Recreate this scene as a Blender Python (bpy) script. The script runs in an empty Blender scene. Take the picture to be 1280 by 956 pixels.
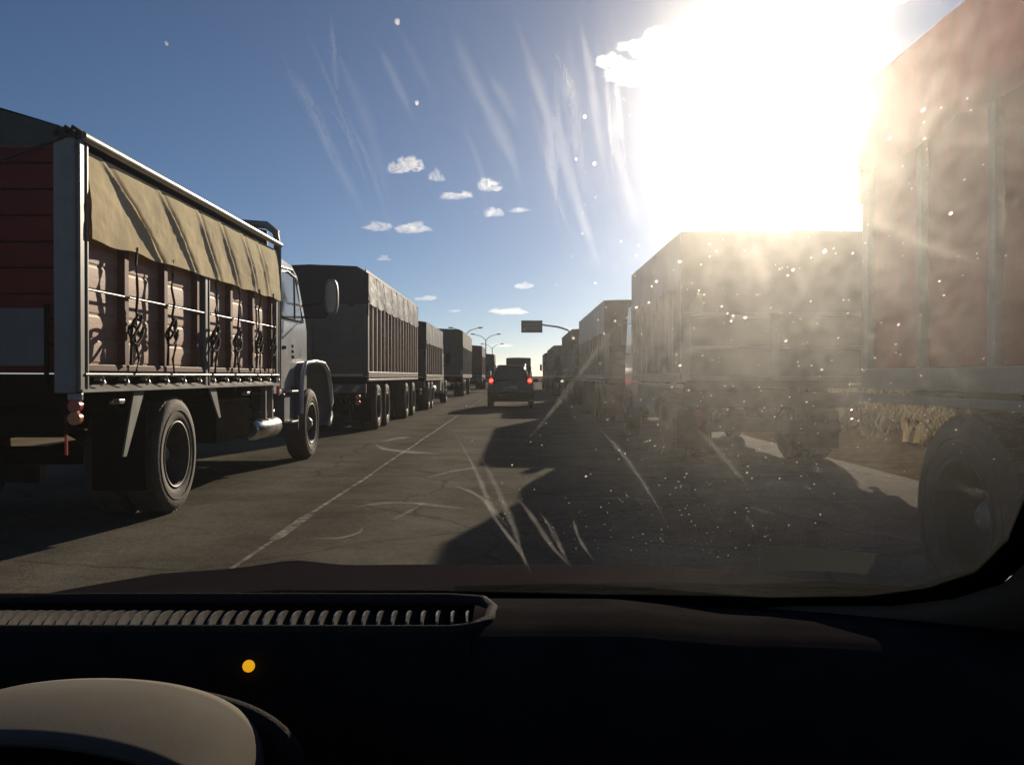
import bpy, bmesh, math, random
from mathutils import Vector, noise, Matrix
PI = math.pi
R = math.radians
sc = bpy.context.scene
col = sc.collection
random.seed(7)

# ---------------------------------------------------------------- camera
cam_d = bpy.data.cameras.new('camera')
cam = bpy.data.objects.new('camera', cam_d)
col.objects.link(cam)
cam_d.sensor_width = 36.0
cam_d.lens = 31.5
cam_d.clip_start = 0.02
cam_d.clip_end = 9000
CAM_Z = 1.25
cam.location = (0, 0, CAM_Z)
cam.rotation_euler = (R(90 - 0.41), 0, R(0.31))
sc.camera = cam

# ---------------------------------------------------------------- sky, sun, exposure
SUN_EL, SUN_AZ = 16.2, 14.6            # azimuth clockwise from +Y
w = bpy.data.worlds.new('World')
sc.world = w
w.use_nodes = True
nt = w.node_tree
nt.nodes.clear()
out = nt.nodes.new('ShaderNodeOutputWorld')
bg = nt.nodes.new('ShaderNodeBackground')
sky = nt.nodes.new('ShaderNodeTexSky')
sky.sky_type = 'NISHITA'
sky.sun_disc = False
sky.sun_elevation = R(SUN_EL)
sky.sun_rotation = R(SUN_AZ)
sky.altitude = 100
sky.air_density = 0.6
sky.dust_density = 0.2
sky.ozone_density = 2.9
bg.inputs['Strength'].default_value = 0.056
nt.links.new(sky.outputs[0], bg.inputs['Color'])
nt.links.new(bg.outputs[0], out.inputs['Surface'])
sun_d = bpy.data.lights.new('sun', 'SUN')
sun_d.energy = 5.0
sun_d.angle = R(0.5)
sun_d.color = (1.0, 0.86, 0.66)
sun = bpy.data.objects.new('sun', sun_d)
col.objects.link(sun)
sdir = Vector((math.sin(R(SUN_AZ)) * math.cos(R(SUN_EL)), math.cos(R(SUN_AZ)) * math.cos(R(SUN_EL)), math.sin(R(SUN_EL))))
sun.rotation_euler = sdir.to_track_quat('Z', 'Y').to_euler()
sun.location = (20, 60, 40)
sc.view_settings.view_transform = 'Standard'
sc.view_settings.look = 'None'
sc.view_settings.gamma = 1
sc.view_settings.exposure = 0.10
sc.render.engine = 'CYCLES'
sc.cycles.max_bounces = 6
sc.cycles.diffuse_bounces = 3
sc.cycles.glossy_bounces = 3
sc.cycles.transparent_max_bounces = 24
sc.cycles.use_denoising = True


# ---------------------------------------------------------------- materials
def mat(name, c, rough=0.6, metal=0.0, var=0.25, scale=6.0, bump=0.0, bscale=40.0, c2=None, spec=0.5, stretch=(1, 1, 1), trans=0.0, coat=0.0, dirt=0.0):
    m = bpy.data.materials.new(name)
    m.use_nodes = True
    t = m.node_tree
    t.nodes.clear()
    o = t.nodes.new('ShaderNodeOutputMaterial')
    p = t.nodes.new('ShaderNodeBsdfPrincipled')
    tc = t.nodes.new('ShaderNodeTexCoord')
    mp = t.nodes.new('ShaderNodeMapping')
    mp.inputs['Scale'].default_value = stretch
    t.links.new(tc.outputs['Object'], mp.inputs['Vector'])
    n = t.nodes.new('ShaderNodeTexNoise')
    n.inputs['Scale'].default_value = scale
    n.inputs['Detail'].default_value = 6
    n.inputs['Roughness'].default_value = 0.65
    t.links.new(mp.outputs[0], n.inputs['Vector'])
    r = t.nodes.new('ShaderNodeValToRGB')
    a = tuple(x * (1 - var) for x in c)
    b = tuple(min(1, x * (1 + var)) for x in (c2 or c))
    r.color_ramp.elements[0].position = 0.32
    r.color_ramp.elements[0].color = (*a, 1)
    r.color_ramp.elements[1].position = 0.68
    r.color_ramp.elements[1].color = (*b, 1)
    t.links.new(n.outputs['Fac'], r.inputs[0])
    csock = r.outputs[0]
    if dirt > 0:
        n2 = t.nodes.new('ShaderNodeTexNoise')
        n2.inputs['Scale'].default_value = 1.7
        n2.inputs['Detail'].default_value = 8
        n2.inputs['Roughness'].default_value = 0.7
        t.links.new(tc.outputs['Object'], n2.inputs['Vector'])
        mr = t.nodes.new('ShaderNodeMapRange')
        mr.inputs[1].default_value = 0.42
        mr.inputs[2].default_value = 0.66
        mr.inputs[4].default_value = dirt
        t.links.new(n2.outputs['Fac'], mr.inputs[0])
        mx = t.nodes.new('ShaderNodeMix')
        mx.data_type = 'RGBA'
        mx.inputs['B'].default_value = (0.11, 0.085, 0.06, 1)
        t.links.new(mr.outputs[0], mx.inputs['Factor'])
        t.links.new(csock, mx.inputs['A'])
        csock = mx.outputs['Result']
    t.links.new(csock, p.inputs['Base Color'])
    rr = t.nodes.new('ShaderNodeMapRange')
    rr.inputs[3].default_value = max(0.02, rough - 0.1)
    rr.inputs[4].default_value = min(1, rough + 0.12)
    t.links.new(n.outputs['Fac'], rr.inputs[0])
    t.links.new(rr.outputs[0], p.inputs['Roughness'])
    p.inputs['Metallic'].default_value = metal
    p.inputs['Specular IOR Level'].default_value = spec
    p.inputs['Coat Weight'].default_value = coat
    p.inputs['Coat Roughness'].default_value = 0.08
    if bump > 0:
        nb = t.nodes.new('ShaderNodeTexNoise')
        nb.inputs['Scale'].default_value = bscale
        nb.inputs['Detail'].default_value = 5
        t.links.new(mp.outputs[0], nb.inputs['Vector'])
        bp = t.nodes.new('ShaderNodeBump')
        bp.inputs['Strength'].default_value = bump
        bp.inputs['Distance'].default_value = 0.02
        t.links.new(nb.outputs['Fac'], bp.inputs['Height'])
        t.links.new(bp.outputs[0], p.inputs['Normal'])
    s = p.outputs[0]
    if trans > 0:
        tr = t.nodes.new('ShaderNodeBsdfTranslucent')
        t.links.new(csock, tr.inputs['Color'])
        ms = t.nodes.new('ShaderNodeMixShader')
        ms.inputs[0].default_value = trans
        t.links.new(p.outputs[0], ms.inputs[1])
        t.links.new(tr.outputs[0], ms.inputs[2])
        s = ms.outputs[0]
    t.links.new(s, o.inputs['Surface'])
    return m


def emis(name, c, strength):
    m = bpy.data.materials.new(name)
    m.use_nodes = True
    t = m.node_tree
    p = t.nodes['Principled BSDF']
    p.inputs['Base Color'].default_value = (*c, 1)
    p.inputs['Roughness'].default_value = 0.25
    p.inputs['Emission Color'].default_value = (*c, 1)
    p.inputs['Emission Strength'].default_value = strength
    return m


def film(name, lobes, c=(1, .97, .92)):
    """dust film: a volume that scatters light forward; lobes = (density, anisotropy)"""
    m = bpy.data.materials.new(name)
    m.use_nodes = True
    t = m.node_tree
    t.nodes.clear()
    o = t.nodes.new('ShaderNodeOutputMaterial')
    prev = None
    for d, g in lobes:
        v = t.nodes.new('ShaderNodeVolumeScatter')
        v.inputs['Color'].default_value = (*c, 1)
        v.inputs['Density'].default_value = d
        v.inputs['Anisotropy'].default_value = g
        if prev is None:
            prev = v.outputs[0]
        else:
            a = t.nodes.new('ShaderNodeAddShader')
            t.links.new(prev, a.inputs[0])
            t.links.new(v.outputs[0], a.inputs[1])
            prev = a.outputs[0]
    t.links.new(prev, o.inputs['Volume'])
    return m


M = {}
M['tyre'] = mat('tyre_rubber', (.085, .072, .055), .8, var=.35, scale=9, bump=.3, dirt=.8)
M['rim'] = mat('rim_dark', (.07, .06, .05), .55, .2, var=.4, dirt=.4)
M['hub'] = mat('hub_pale', (.26, .25, .22), .4, .3, var=.2)
M['chassis'] = mat('chassis_black', (.012, .011, .010), .9, var=.4, spec=0)
M['greysteel'] = mat('grey_painted_steel', (.22, .215, .19), .45, .1, var=.22, scale=4, dirt=.45, stretch=(1, 1, .4))
M['paleSteel'] = mat('pale_painted_steel', (.33, .30, .25), .4, .1, var=.25, scale=8, dirt=.3)
M['board'] = mat('tan_boards', (.44, .235, .14), .6, var=.2, scale=7, stretch=(1, .25, 1.5), bump=.06, bscale=30, dirt=.2, c2=(.50, .28, .17))
M['stake'] = mat('brown_stakes', (.17, .075, .055), .6, var=.3, scale=9, dirt=.12, spec=.2)
M['canvas'] = mat('tan_canvas', (.85, .70, .42), .9, var=.10, scale=5, bump=.12, bscale=30, trans=.08, dirt=.15, spec=.1)
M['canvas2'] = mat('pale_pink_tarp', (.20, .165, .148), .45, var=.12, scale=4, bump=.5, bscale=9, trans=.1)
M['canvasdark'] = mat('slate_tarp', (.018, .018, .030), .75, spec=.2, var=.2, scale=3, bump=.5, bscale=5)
M['canvasgreen'] = mat('green_black_tarp', (.05, .055, .045), .7, var=.25, scale=3, bump=.4, bscale=5)
M['flaretarp'] = mat('flare_red_tarp', (.75, .06, .05), .55, var=.2, scale=3, bump=.5, bscale=6, trans=.55)  # red stands in for lens flare over the near right trailer
M['flarepaint'] = mat('flare_red_boards', (.60, .05, .04), .6, var=.25, scale=3, dirt=.2, spec=.2)  # board colour reddened to imitate the same lens flare
M['redboard'] = mat('red_boards', (.17, .010, .012), .6, var=.3, scale=4, dirt=.08, spec=.15)
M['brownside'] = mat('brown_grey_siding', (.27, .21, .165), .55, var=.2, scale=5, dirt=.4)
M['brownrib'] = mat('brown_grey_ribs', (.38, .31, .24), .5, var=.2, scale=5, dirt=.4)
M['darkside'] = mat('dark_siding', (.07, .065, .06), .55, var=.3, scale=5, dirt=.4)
M['greytail'] = mat('grey_tailgate', (.048, .046, .043), .55, var=.25, scale=3, dirt=.4)
M['cabwhite'] = mat('off_white_cab_paint', (.50, .50, .49), .3, var=.08, scale=3, coat=.4, dirt=.28)
M['cabgrey'] = mat('slate_cab_plastic', (.07, .08, .095), .5, var=.15)
M['cabblue'] = mat('blue_cab_paint', (.05, .08, .16), .3, var=.1, coat=.4, dirt=.3)
M['cabred'] = mat('red_cab_paint', (.28, .03, .02), .3, var=.1, coat=.4, dirt=.3)
M['glass'] = mat('dark_window_glass', (.045, .05, .055), .08, var=.1, spec=.8)
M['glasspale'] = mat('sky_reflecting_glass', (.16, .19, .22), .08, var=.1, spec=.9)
M['chrome'] = mat('bright_metal', (.75, .72, .66), .22, .9, var=.1)
M['rope'] = mat('dark_rope', (.025, .02, .018), .9, var=.3)
M['lensred'] = mat('red_lens', (.50, .06, .035), .3, var=.1, coat=.3)
M['lensamber'] = mat('amber_lens', (.62, .20, .05), .3, var=.1, coat=.3)
M['brake'] = emis('lit_brake_light', (1.0, .05, .03), 5.0)
M['white'] = mat('white_plastic', (.6, .6, .58), .5, var=.1)
M['plate'] = mat('grey_plate', (.16, .15, .13), .6, var=.2, dirt=.3)
M['suv'] = mat('dark_car_paint', (.035, .036, .036), .28, .3, var=.1, coat=.6)
M['suvhighlight'] = mat('roof_highlight_paint', (.40, .40, .40), .3, .6, var=.1, coat=.6)  # roof highlight put into a silver colour
M['galv'] = mat('galvanised_steel', (.30, .29, .28), .5, .6, var=.15)
M['signface'] = mat('grey_brown_sign_face', (.16, .13, .11), .5, var=.12)
M['signtext'] = mat('pale_sign_lettering', (.25, .21, .19), .5, var=.1)
M['dash'] = mat('black_dash_plastic', (.028, .026, .025), .9, var=.2, scale=30, bump=.2, bscale=700, spec=.0)
M['slat'] = mat('grey_vent_plastic', (.13, .12, .11), .35, var=.15, scale=30, spec=.5)
M['dashlip'] = mat('charcoal_dash_top', (.05, .045, .043), .8, spec=.02, var=.15, scale=20, bump=.3, bscale=500)
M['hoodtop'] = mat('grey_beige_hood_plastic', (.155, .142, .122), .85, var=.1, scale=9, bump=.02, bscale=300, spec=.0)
M['trim'] = mat('brown_grey_pillar_trim', (.17, .12, .08), .7, var=.15, bump=.2, bscale=300)
M['seal'] = mat('black_rubber_seal', (.008, .008, .008), .9, var=.2, spec=0)
M['carpaint'] = mat('dark_plum_bonnet_paint', (.013, .010, .013), .6, var=.15, spec=.0)
M['carpet'] = mat('cabin_lining', (.012, .012, .012), .9, var=.2)
M['amber'] = emis('lit_amber_lamp', (.9, .42, .01), .75)
M['paper_reflection'] = mat('grey_green_reflection', (.06, .066, .062), .8, var=.08, trans=.4, spec=0)


# ---------------------------------------------------------------- mesh helpers
class MB:
    def __init__(s):
        s.v, s.f, s.sm = [], [], []

    def add(s, vs, fs, smooth=False):
        k = len(s.v)
        s.v += [tuple(v) for v in vs]
        s.f += [tuple(i + k for i in f) for f in fs]
        s.sm += [smooth] * len(fs)
        return s

    def box(s, x0, x1, y0, y1, z0, z1):
        vs = [(x, y, z) for x in (x0, x1) for y in (y0, y1) for z in (z0, z1)]
        return s.add(vs, [(0, 1, 3, 2), (4, 6, 7, 5), (0, 4, 5, 1), (2, 3, 7, 6), (0, 2, 6, 4), (1, 5, 7, 3)])

    def prism(s, prof, axis, a, b, smooth=False):
        """profile of 2D points extruded along an axis from a to b"""
        def P(p, t):
            return {'x': (t, p[0], p[1]), 'y': (p[0], t, p[1]), 'z': (p[0], p[1], t)}[axis]
        n = len(prof)
        vs = [P(p, a) for p in prof] + [P(p, b) for p in prof]
        fs = [tuple(range(n)), tuple(range(2 * n - 1, n - 1, -1))]
        s.add(vs, fs)
        return s.add(vs, [(i, i + n, (i + 1) % n + n, (i + 1) % n) for i in range(n)], smooth)

    def tube(s, pts, r, seg=8, closed=False, smooth=True):
        pts = [Vector(p) for p in pts]
        n = len(pts)
        rs = r if isinstance(r, (list, tuple)) else [r] * n
        vs, fs = [], []
        for i, p in enumerate(pts):
            if closed:
                d = pts[(i + 1) % n] - pts[i - 1]
            else:
                d = pts[min(i + 1, n - 1)] - pts[max(i - 1, 0)]
            d = d.normalized() if d.length > 1e-9 else Vector((0, 0, 1))
            u = d.cross(Vector((0, 0, 1)))
            if u.length < .05:
                u = d.cross(Vector((0, 1, 0)))
            u.normalize()
            q = d.cross(u)
            for k in range(seg):
                a = 2 * PI * k / seg
                vs.append(p + (u * math.cos(a) + q * math.sin(a)) * rs[i])
        m = n if closed else n - 1
        for i in range(m):
            for k in range(seg):
                a, b = i * seg + k, i * seg + (k + 1) % seg
                c, d2 = ((i + 1) % n) * seg + (k + 1) % seg, ((i + 1) % n) * seg + k
                fs.append((a, b, c, d2))
        s.add(vs, fs, smooth)
        if not closed:
            s.add(vs[:seg], [tuple(range(seg))])
            s.add(vs[-seg:], [tuple(range(seg))])
        return s

    def lathe(s, prof, seg=40, smooth=True, close=True):
        """profile (x, r) turned about the X axis"""
        n = len(prof)
        vs, fs = [], []
        for i in range(seg):
            a = 2 * PI * i / seg
            for x, r in prof:
                vs.append((x, r * math.cos(a), r * math.sin(a)))
        m = n if close else n - 1
        for i in range(seg):
            j = (i + 1) % seg
            for k in range(m):
                l = (k + 1) % n
                fs.append((i * n + k, j * n + k, j * n + l, i * n + l))
        return s.add(vs, fs, smooth)

    def grid(s, P, nu, nv, smooth=True, closeback=None):
        vs = [P(i / nu, j / nv) for i in range(nu + 1) for j in range(nv + 1)]
        fs = [(i * (nv + 1) + j, (i + 1) * (nv + 1) + j, (i + 1) * (nv + 1) + j + 1, i * (nv + 1) + j + 1) for i in range(nu) for j in range(nv)]
        return s.add(vs, fs, smooth)

    def build(s, name, m, parent=None, loc=None, bevel=0, solid=0):
        root = Vector((0, 0, 0))
        q = parent
        while q is not None:
            root += q.location
            q = q.parent
        if loc is not None:
            me_v = s.v                       # given in the part's own coordinates
            l = Vector(loc) - root
        else:
            me_v = [tuple(Vector(v) - root) for v in s.v]
            l = Vector((0, 0, 0))
        me = bpy.data.meshes.new(name)
        me.from_pydata(me_v, [], s.f)
        me.polygons.foreach_set('use_smooth', s.sm)
        me.materials.append(m)
        if not m.node_tree.get_output_node('CYCLES').inputs['Surface'].is_linked:
            bmm = bmesh.new()                    # volumes need faces that all look outwards
            bmm.from_mesh(me)
            bmesh.ops.recalc_face_normals(bmm, faces=bmm.faces)
            bmm.to_mesh(me)
            bmm.free()
        me.update()
        o = bpy.data.objects.new(name, me)
        col.objects.link(o)
        o.parent = parent
        o.location = l
        if solid:
            md = o.modifiers.new('solid', 'SOLIDIFY')
            md.thickness = solid
        if bevel:
            md = o.modifiers.new('bevel', 'BEVEL')
            md.width = bevel
            md.segments = 2
            md.limit_method = 'ANGLE'
        return o


def thing(name, label, cat, loc=(0, 0, 0), group=None, kind=None):
    o = bpy.data.objects.new(name, None)
    o.empty_display_size = .2
    col.objects.link(o)
    o.location = loc
    return tag(o, label, cat, group, kind)


def tag(o, label=None, cat=None, group=None, kind=None):
    if label: o['label'] = label
    if cat: o['category'] = cat
    if group: o['group'] = group
    if kind: o['kind'] = kind
    return o


# ---------------------------------------------------------------- ground and road
def ground_mat(name, c, c2, scale, bump, rough=.95, spec=.0, cracks=False):
    m = mat(name, c, rough, var=.18, scale=scale, c2=c2, bump=bump, bscale=60, spec=spec)
    t = m.node_tree
    p = [n for n in t.nodes if n.type == 'BSDF_PRINCIPLED'][0]
    if cracks:
        src = p.inputs['Base Color'].links[0].from_socket
        tc = [n for n in t.nodes if n.type == 'TEX_COORD'][0]
        vo = t.nodes.new('ShaderNodeTexVoronoi')
        vo.feature = 'DISTANCE_TO_EDGE'
        vo.inputs['Scale'].default_value = .55
        nz = t.nodes.new('ShaderNodeTexNoise')
        nz.inputs['Scale'].default_value = 1.5
        mxv = t.nodes.new('ShaderNodeMix')
        mxv.data_type = 'RGBA'
        mxv.inputs['Factor'].default_value = .25
        t.links.new(tc.outputs['Object'], nz.inputs['Vector'])
        t.links.new(tc.outputs['Object'], mxv.inputs['A'])
        t.links.new(nz.outputs['Color'], mxv.inputs['B'])
        t.links.new(mxv.outputs['Result'], vo.inputs['Vector'])
        mr = t.nodes.new('ShaderNodeMapRange')
        mr.inputs[1].default_value = 0.0
        mr.inputs[2].default_value = .012
        t.links.new(vo.outputs['Distance'], mr.inputs[0])
        mx = t.nodes.new('ShaderNodeMix')
        mx.data_type = 'RGBA'
        mx.inputs['A'].default_value = (.078, .070, .056, 1)
        t.links.new(mr.outputs[0], mx.inputs['Factor'])
        t.links.new(src, mx.inputs['B'])
        # wheel-polished tracks and oil drip band running along the lanes
        sp = t.nodes.new('ShaderNodeSeparateXYZ')
        t.links.new(tc.outputs['Object'], sp.inputs[0])
        wv = t.nodes.new('ShaderNodeTexWave')
        wv.bands_direction = 'X'
        wv.inputs['Scale'].default_value = .17
        wv.inputs['Distortion'].default_value = 1.2
        wv.inputs['Detail'].default_value = 3
        t.links.new(tc.outputs['Object'], wv.inputs['Vector'])
        mr2 = t.nodes.new('ShaderNodeMapRange')
        mr2.inputs[3].default_value = .80
        mr2.inputs[4].default_value = 1.12
        t.links.new(wv.outputs['Fac'], mr2.inputs[0])
        hs = t.nodes.new('ShaderNodeHueSaturation')
        t.links.new(mr2.outputs[0], hs.inputs['Value'])
        t.links.new(mx.outputs['Result'], hs.inputs['Color'])
        n3 = t.nodes.new('ShaderNodeTexNoise')
        n3.inputs['Scale'].default_value = .9
        n3.inputs['Detail'].default_value = 9
        n3.inputs['Roughness'].default_value = .75
        t.links.new(tc.outputs['Object'], n3.inputs['Vector'])
        m3 = t.nodes.new('ShaderNodeMapRange')
        m3.inputs[1].default_value = .35
        m3.inputs[2].default_value = .65
        m3.inputs[3].default_value = .68
        m3.inputs[4].default_value = 1.25
        t.links.new(n3.outputs['Fac'], m3.inputs[0])
        h3 = t.nodes.new('ShaderNodeHueSaturation')
        t.links.new(m3.outputs[0], h3.inputs['Value'])
        t.links.new(hs.outputs[0], h3.inputs['Color'])
        t.links.new(h3.outputs[0], p.inputs['Base Color'])
    return m


road_m = ground_mat('worn_asphalt', (.118, .106, .084), (.130, .116, .092), 22, .3, .9, .004, True)
soil_m = ground_mat('dry_soil', (.17, .13, .085), (.24, .19, .12), .6, .8)
shoulder_m = ground_mat('dirt_shoulder', (.075, .052, .030), (.10, .072, .044), 2.5, .8)


def sheet(name, x0, x1, y0, y1, z, m, nx=1, ny=1, amp=0):
    b = MB()
    b.grid(lambda u, v: (x0 + (x1 - x0) * u, y0 + (y1 - y0) * v,
                         z + (amp * noise.noise(Vector((u * nx * .7, v * ny * .7, 3))) if amp else 0)), nx, ny)
    return tag(b.build(name, m), kind='structure')


sheet('ground', -4000, 4000, -300, 5000, 0, soil_m, 2, 2)
sheet('dirt_shoulder', 4.4, 9.0, -12, 260, .006, shoulder_m, 2, 2)
sheet('road', -7.4, 4.75, -14, 420, .012, road_m, 2, 2)


def paint_mat():
    m = mat('worn_lane_paint', (.26, .24, .20), .6, var=.2, scale=20)
    t = m.node_tree
    o = [n for n in t.nodes if n.type == 'OUTPUT_MATERIAL'][0]
    s = o.inputs['Surface'].links[0].from_socket
    tr = t.nodes.new('ShaderNodeBsdfTransparent')
    ms = t.nodes.new('ShaderNodeMixShader')
    tc = t.nodes.new('ShaderNodeTexCoord')
    n = t.nodes.new('ShaderNodeTexNoise')
    n.inputs['Scale'].default_value = 3.2
    n.inputs['Detail'].default_value = 8
    n.inputs['Roughness'].default_value = .75
    mr = t.nodes.new('ShaderNodeMapRange')
    mr.inputs[1].default_value = .36
    mr.inputs[2].default_value = .66
    t.links.new(tc.outputs['Object'], n.inputs['Vector'])
    t.links.new(n.outputs['Fac'], mr.inputs[0])
    t.links.new(mr.outputs[0], ms.inputs[0])
    t.links.new(tr.outputs[0], ms.inputs[1])
    t.links.new(s, ms.inputs[2])
    t.links.new(ms.outputs[0], o.inputs['Surface'])
    return m


pm = paint_mat()
b = MB()
y = 2.0
while y < 260:                                   # narrow worn line, its edge wandering a little
    L = 1.0 + y * .05
    k = lambda q: -1.84 + .012 * math.sin(q * 1.3)
    wd = .017 + .012 * abs(noise.noise(Vector((y * .9, 1, 2))))
    if 6.5 < y < 7.4: wd = .045
    b.add([(k(y) - wd, y, .017), (k(y) + wd, y, .017), (k(y + L) + wd, y + L, .017), (k(y + L) - wd, y + L, .017)], [(0, 1, 2, 3)])
    y += L
tag(b.build('lane_line', pm), kind='structure')

# dry grass and brush along the right-hand verge (uncountable)
b = MB()
rnd = random.Random(3)
for i in range(30000):
    x = rnd.uniform(7.2, 19)
    yy = rnd.uniform(6, 60) if rnd.random() < .7 else rnd.uniform(60, 130)
    clump = noise.noise(Vector((x * .35, yy * .25, 0)))
    if clump < -.08 and rnd.random() < .8: continue
    h = (rnd.uniform(.05, .30) + max(0, clump + .1) * 1.1 + .5 * max(0, noise.noise(Vector((x * 1.3, yy * .9, 4))))) + max(0, x - 8.5) * .09
    a = rnd.uniform(0, PI)
    wv = rnd.uniform(.012, .05) + yy * .0006
    dx, dy = math.cos(a) * wv, math.sin(a) * wv
    lx, ly = rnd.uniform(-.8, .8) * h, rnd.uniform(-.5, .5) * h
    b.add([(x - dx, yy - dy, 0), (x + dx, yy + dy, 0), (x + lx * .5 + dx * .7, yy + ly * .5 + dy * .7, h * .6), (x + lx, yy + ly, h), (x + lx * .5 - dx * .7, yy + ly * .5 - dy * .7, h * .6)], [(0, 1, 2, 4), (4, 2, 3)])
brush = b.build('dry_grass', mat('dry_grass_blades', (.10, .075, .04), .8, var=.5, scale=.8, c2=(.20, .15, .085), trans=.4))
tag(brush, 'tall dry grass and brush on the verge behind the right row of trucks', 'grass', kind='stuff')

# ---------------------------------------------------------------- clouds (fair weather puffs, far away)
cloud_m = film('cloud_vapour', ((.006, .75), (.006, .2)), (1, 1, 1))


def cloud(px, py, wpx, hpx, dist, seed, lab):
    cx = px * dist
    cz = CAM_Z + py * dist
    wx, hz = wpx * dist / 2, hpx * dist / 2
    bm = MB()
    nu, nv = 44, 24
    rc = random.Random(int(seed * 10))
    nb = 3 if wpx / hpx < 2.2 else 5
    for q in range(nb):
        t = (q + .5) / nb * 2 - 1
        bw = wx * rc.uniform(.30, .55) * (1.25 - .5 * abs(t))
        bh = hz * rc.uniform(.45, 1.05) * (1.15 - .6 * abs(t))
        ox = cx + t * wx * .72
        oz = cz - hz * .3 + bh * .3 + rc.uniform(-.15, .15) * hz
        oy = dist + rc.uniform(-.4, .4) * wx
        vs, fs = [], []
        for j in range(nv + 1):
            th = PI * j / nv
            for i in range(nu):
                ph = 2 * PI * i / nu
                d = Vector((math.sin(th) * math.cos(ph), math.sin(th) * math.sin(ph), math.cos(th)))
                p_ = Vector((d.x * 1.4 + seed * 3.1 + q * 7, d.y * 1.4, d.z * 1.4))
                r = max(.15, 1 + .6 * noise.noise(p_) + .5 * noise.noise(p_ * 2.4) + .35 * noise.noise(p_ * 5.3))
                vs.append((ox + d.x * r * bw, oy + d.y * r * bw, oz + d.z * r * bh * (1.2 if d.z > 0 else .6)))
        for j in range(nv):
            for i in range(nu):
                fs.append((j * nu + i, j * nu + (i + 1) % nu, (j + 1) * nu + (i + 1) % nu, (j + 1) * nu + i))
        bm.add(vs, fs, True)
    o = bm.build('cloud', cloud_m)
    tag(o, lab, 'cloud', 'small white clouds in the blue sky', 'structure')


def cdir(px, py): return (px - 646) / 1120, (470 - py) / 1120
for i, (px, py, wp, hp, lab) in enumerate([
    (506, 208, 46, 20, 'white puff cloud highest and leftmost of the small clouds'),
    (546, 222, 20, 16, 'small round cloud just right of the highest puff'),
    (570, 246, 38, 9, 'thin flat cloud below the small round one'),
    (611, 233, 30, 16, 'puffy cloud right of the thin flat one'),
    (618, 267, 26, 10, 'small bright cloud with a faint wisp at its right'),
    (650, 264, 26, 5, 'faint wisp right of the small bright cloud'),
    (474, 284, 36, 10, 'left half of the long cloud above the truck with pale tarp'),
    (516, 286, 44, 11, 'right half of the long cloud above the truck with pale tarp'),
    (480, 324, 18, 6, 'faint tiny cloud under the long cloud'),
    (536, 374, 34, 6, 'thin cloud low beside the pale tarp of the second truck'),
    (568, 389, 16, 4, 'tiny low wisp above the dark trucks'),
    (655, 358, 26, 6, 'small cloud above the overhead road sign'),
    (637, 390, 48, 9, 'long low cloud left above the overhead road sign'),
    (625, 432, 36, 5, 'faint cloud just over the horizon'),
    (765, 78, 40, 22, 'bright lumpy cloud left of the sun glare'),
    (806, 60, 66, 20, 'bright streak of cloud touching the sun glare'),
    (800, 96, 80, 26, 'cloud wedge merging into the sun glare'),
    (1085, 8, 80, 18, 'pinkish broken cloud right of the sun glare'),
]):
    a, c = cdir(px, py)
    cloud(a, c, wp / 1120 * 1.1, hp / 1120 * 1.1, 2400, i * 1.7 + .3, lab)


# ---------------------------------------------------------------- wheels
def wheel_meshes(dual):
    t = MB()
    prof = [(-.14, .30), (-.15, .36), (-.155, .44), (-.14, .495), (-.10, .515), (.10, .515), (.14, .495), (.155, .44), (.15, .36), (.14, .30)]
    offs = (0,) if not dual else (0, -.33)
    for o in offs:
        t.lathe([(x + o, r) for x, r in prof], 48)
        for k in range(48):                       # tread blocks
            a = 2 * PI * k / 48
            c, s = math.cos(a), math.sin(a)
            for x0, x1 in ((-.115, -.045), (-.03, .03), (.045, .115)):
                vs = []
                for xx in (x0 + o, x1 + o):
                    for da in (-.045, .045):
                        for r in (.508, .526):
                            vs.append((xx, r * math.cos(a + da), r * math.sin(a + da)))
                t.add(vs, [(0, 1, 3, 2), (4, 6, 7, 5), (0, 4, 5, 1), (2, 3, 7, 6), (1, 5, 7, 3)])
        # raised ring on the sidewall
        t.lathe([(.153 + o, .395), (.160 + o, .40), (.160 + o, .405), (.153 + o, .41)], 48)
    r = MB()
    d = -.075 if dual else .02
    r.lathe([(.145, .285), (.15, .305), (.125, .30), (.03, .262), (d, .255), (d, .12), (d + .01, .10), (d - .03, .10), (d - .03, .27), (-.14, .29)], 40)
    for k in range(10):                           # vent holes read as dark studs, wheel nuts
        a = 2 * PI * k / 10
        cy, cz = .165 * math.cos(a), .165 * math.sin(a)
        r.tube([(d, cy, cz), (d + .035, cy, cz)], .014, 6)
    if dual:
        r.lathe([(-.47, .29), (-.40, .26), (-.20, .26), (-.19, .29)], 32)
    h = MB()
    h.lathe([(d, .11), (d + .06, .105), (d + .10, .08), (d + .13, .045), (d + .135, .001), (d, .001)], 24)
    for k in range(8):
        a = 2 * PI * k / 8
        h.tube([(d + .06, .085 * math.cos(a), .085 * math.sin(a)), (d + .085, .085 * math.cos(a), .085 * math.sin(a))], .011, 6)
    return t, r, h


def mesh_of(mb, name, m):
    me = bpy.data.meshes.new(name)
    me.from_pydata(mb.v, [], mb.f)
    me.polygons.foreach_set('use_smooth', mb.sm)
    me.materials.append(m)
    return me


WM = {}
for dual in (False, True):
    t, r, h = wheel_meshes(dual)
    WM[dual] = (mesh_of(t, 'tyre', M['tyre']), mesh_of(r, 'wheel', M['rim']), mesh_of(h, 'hub', M['hub']))


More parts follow.
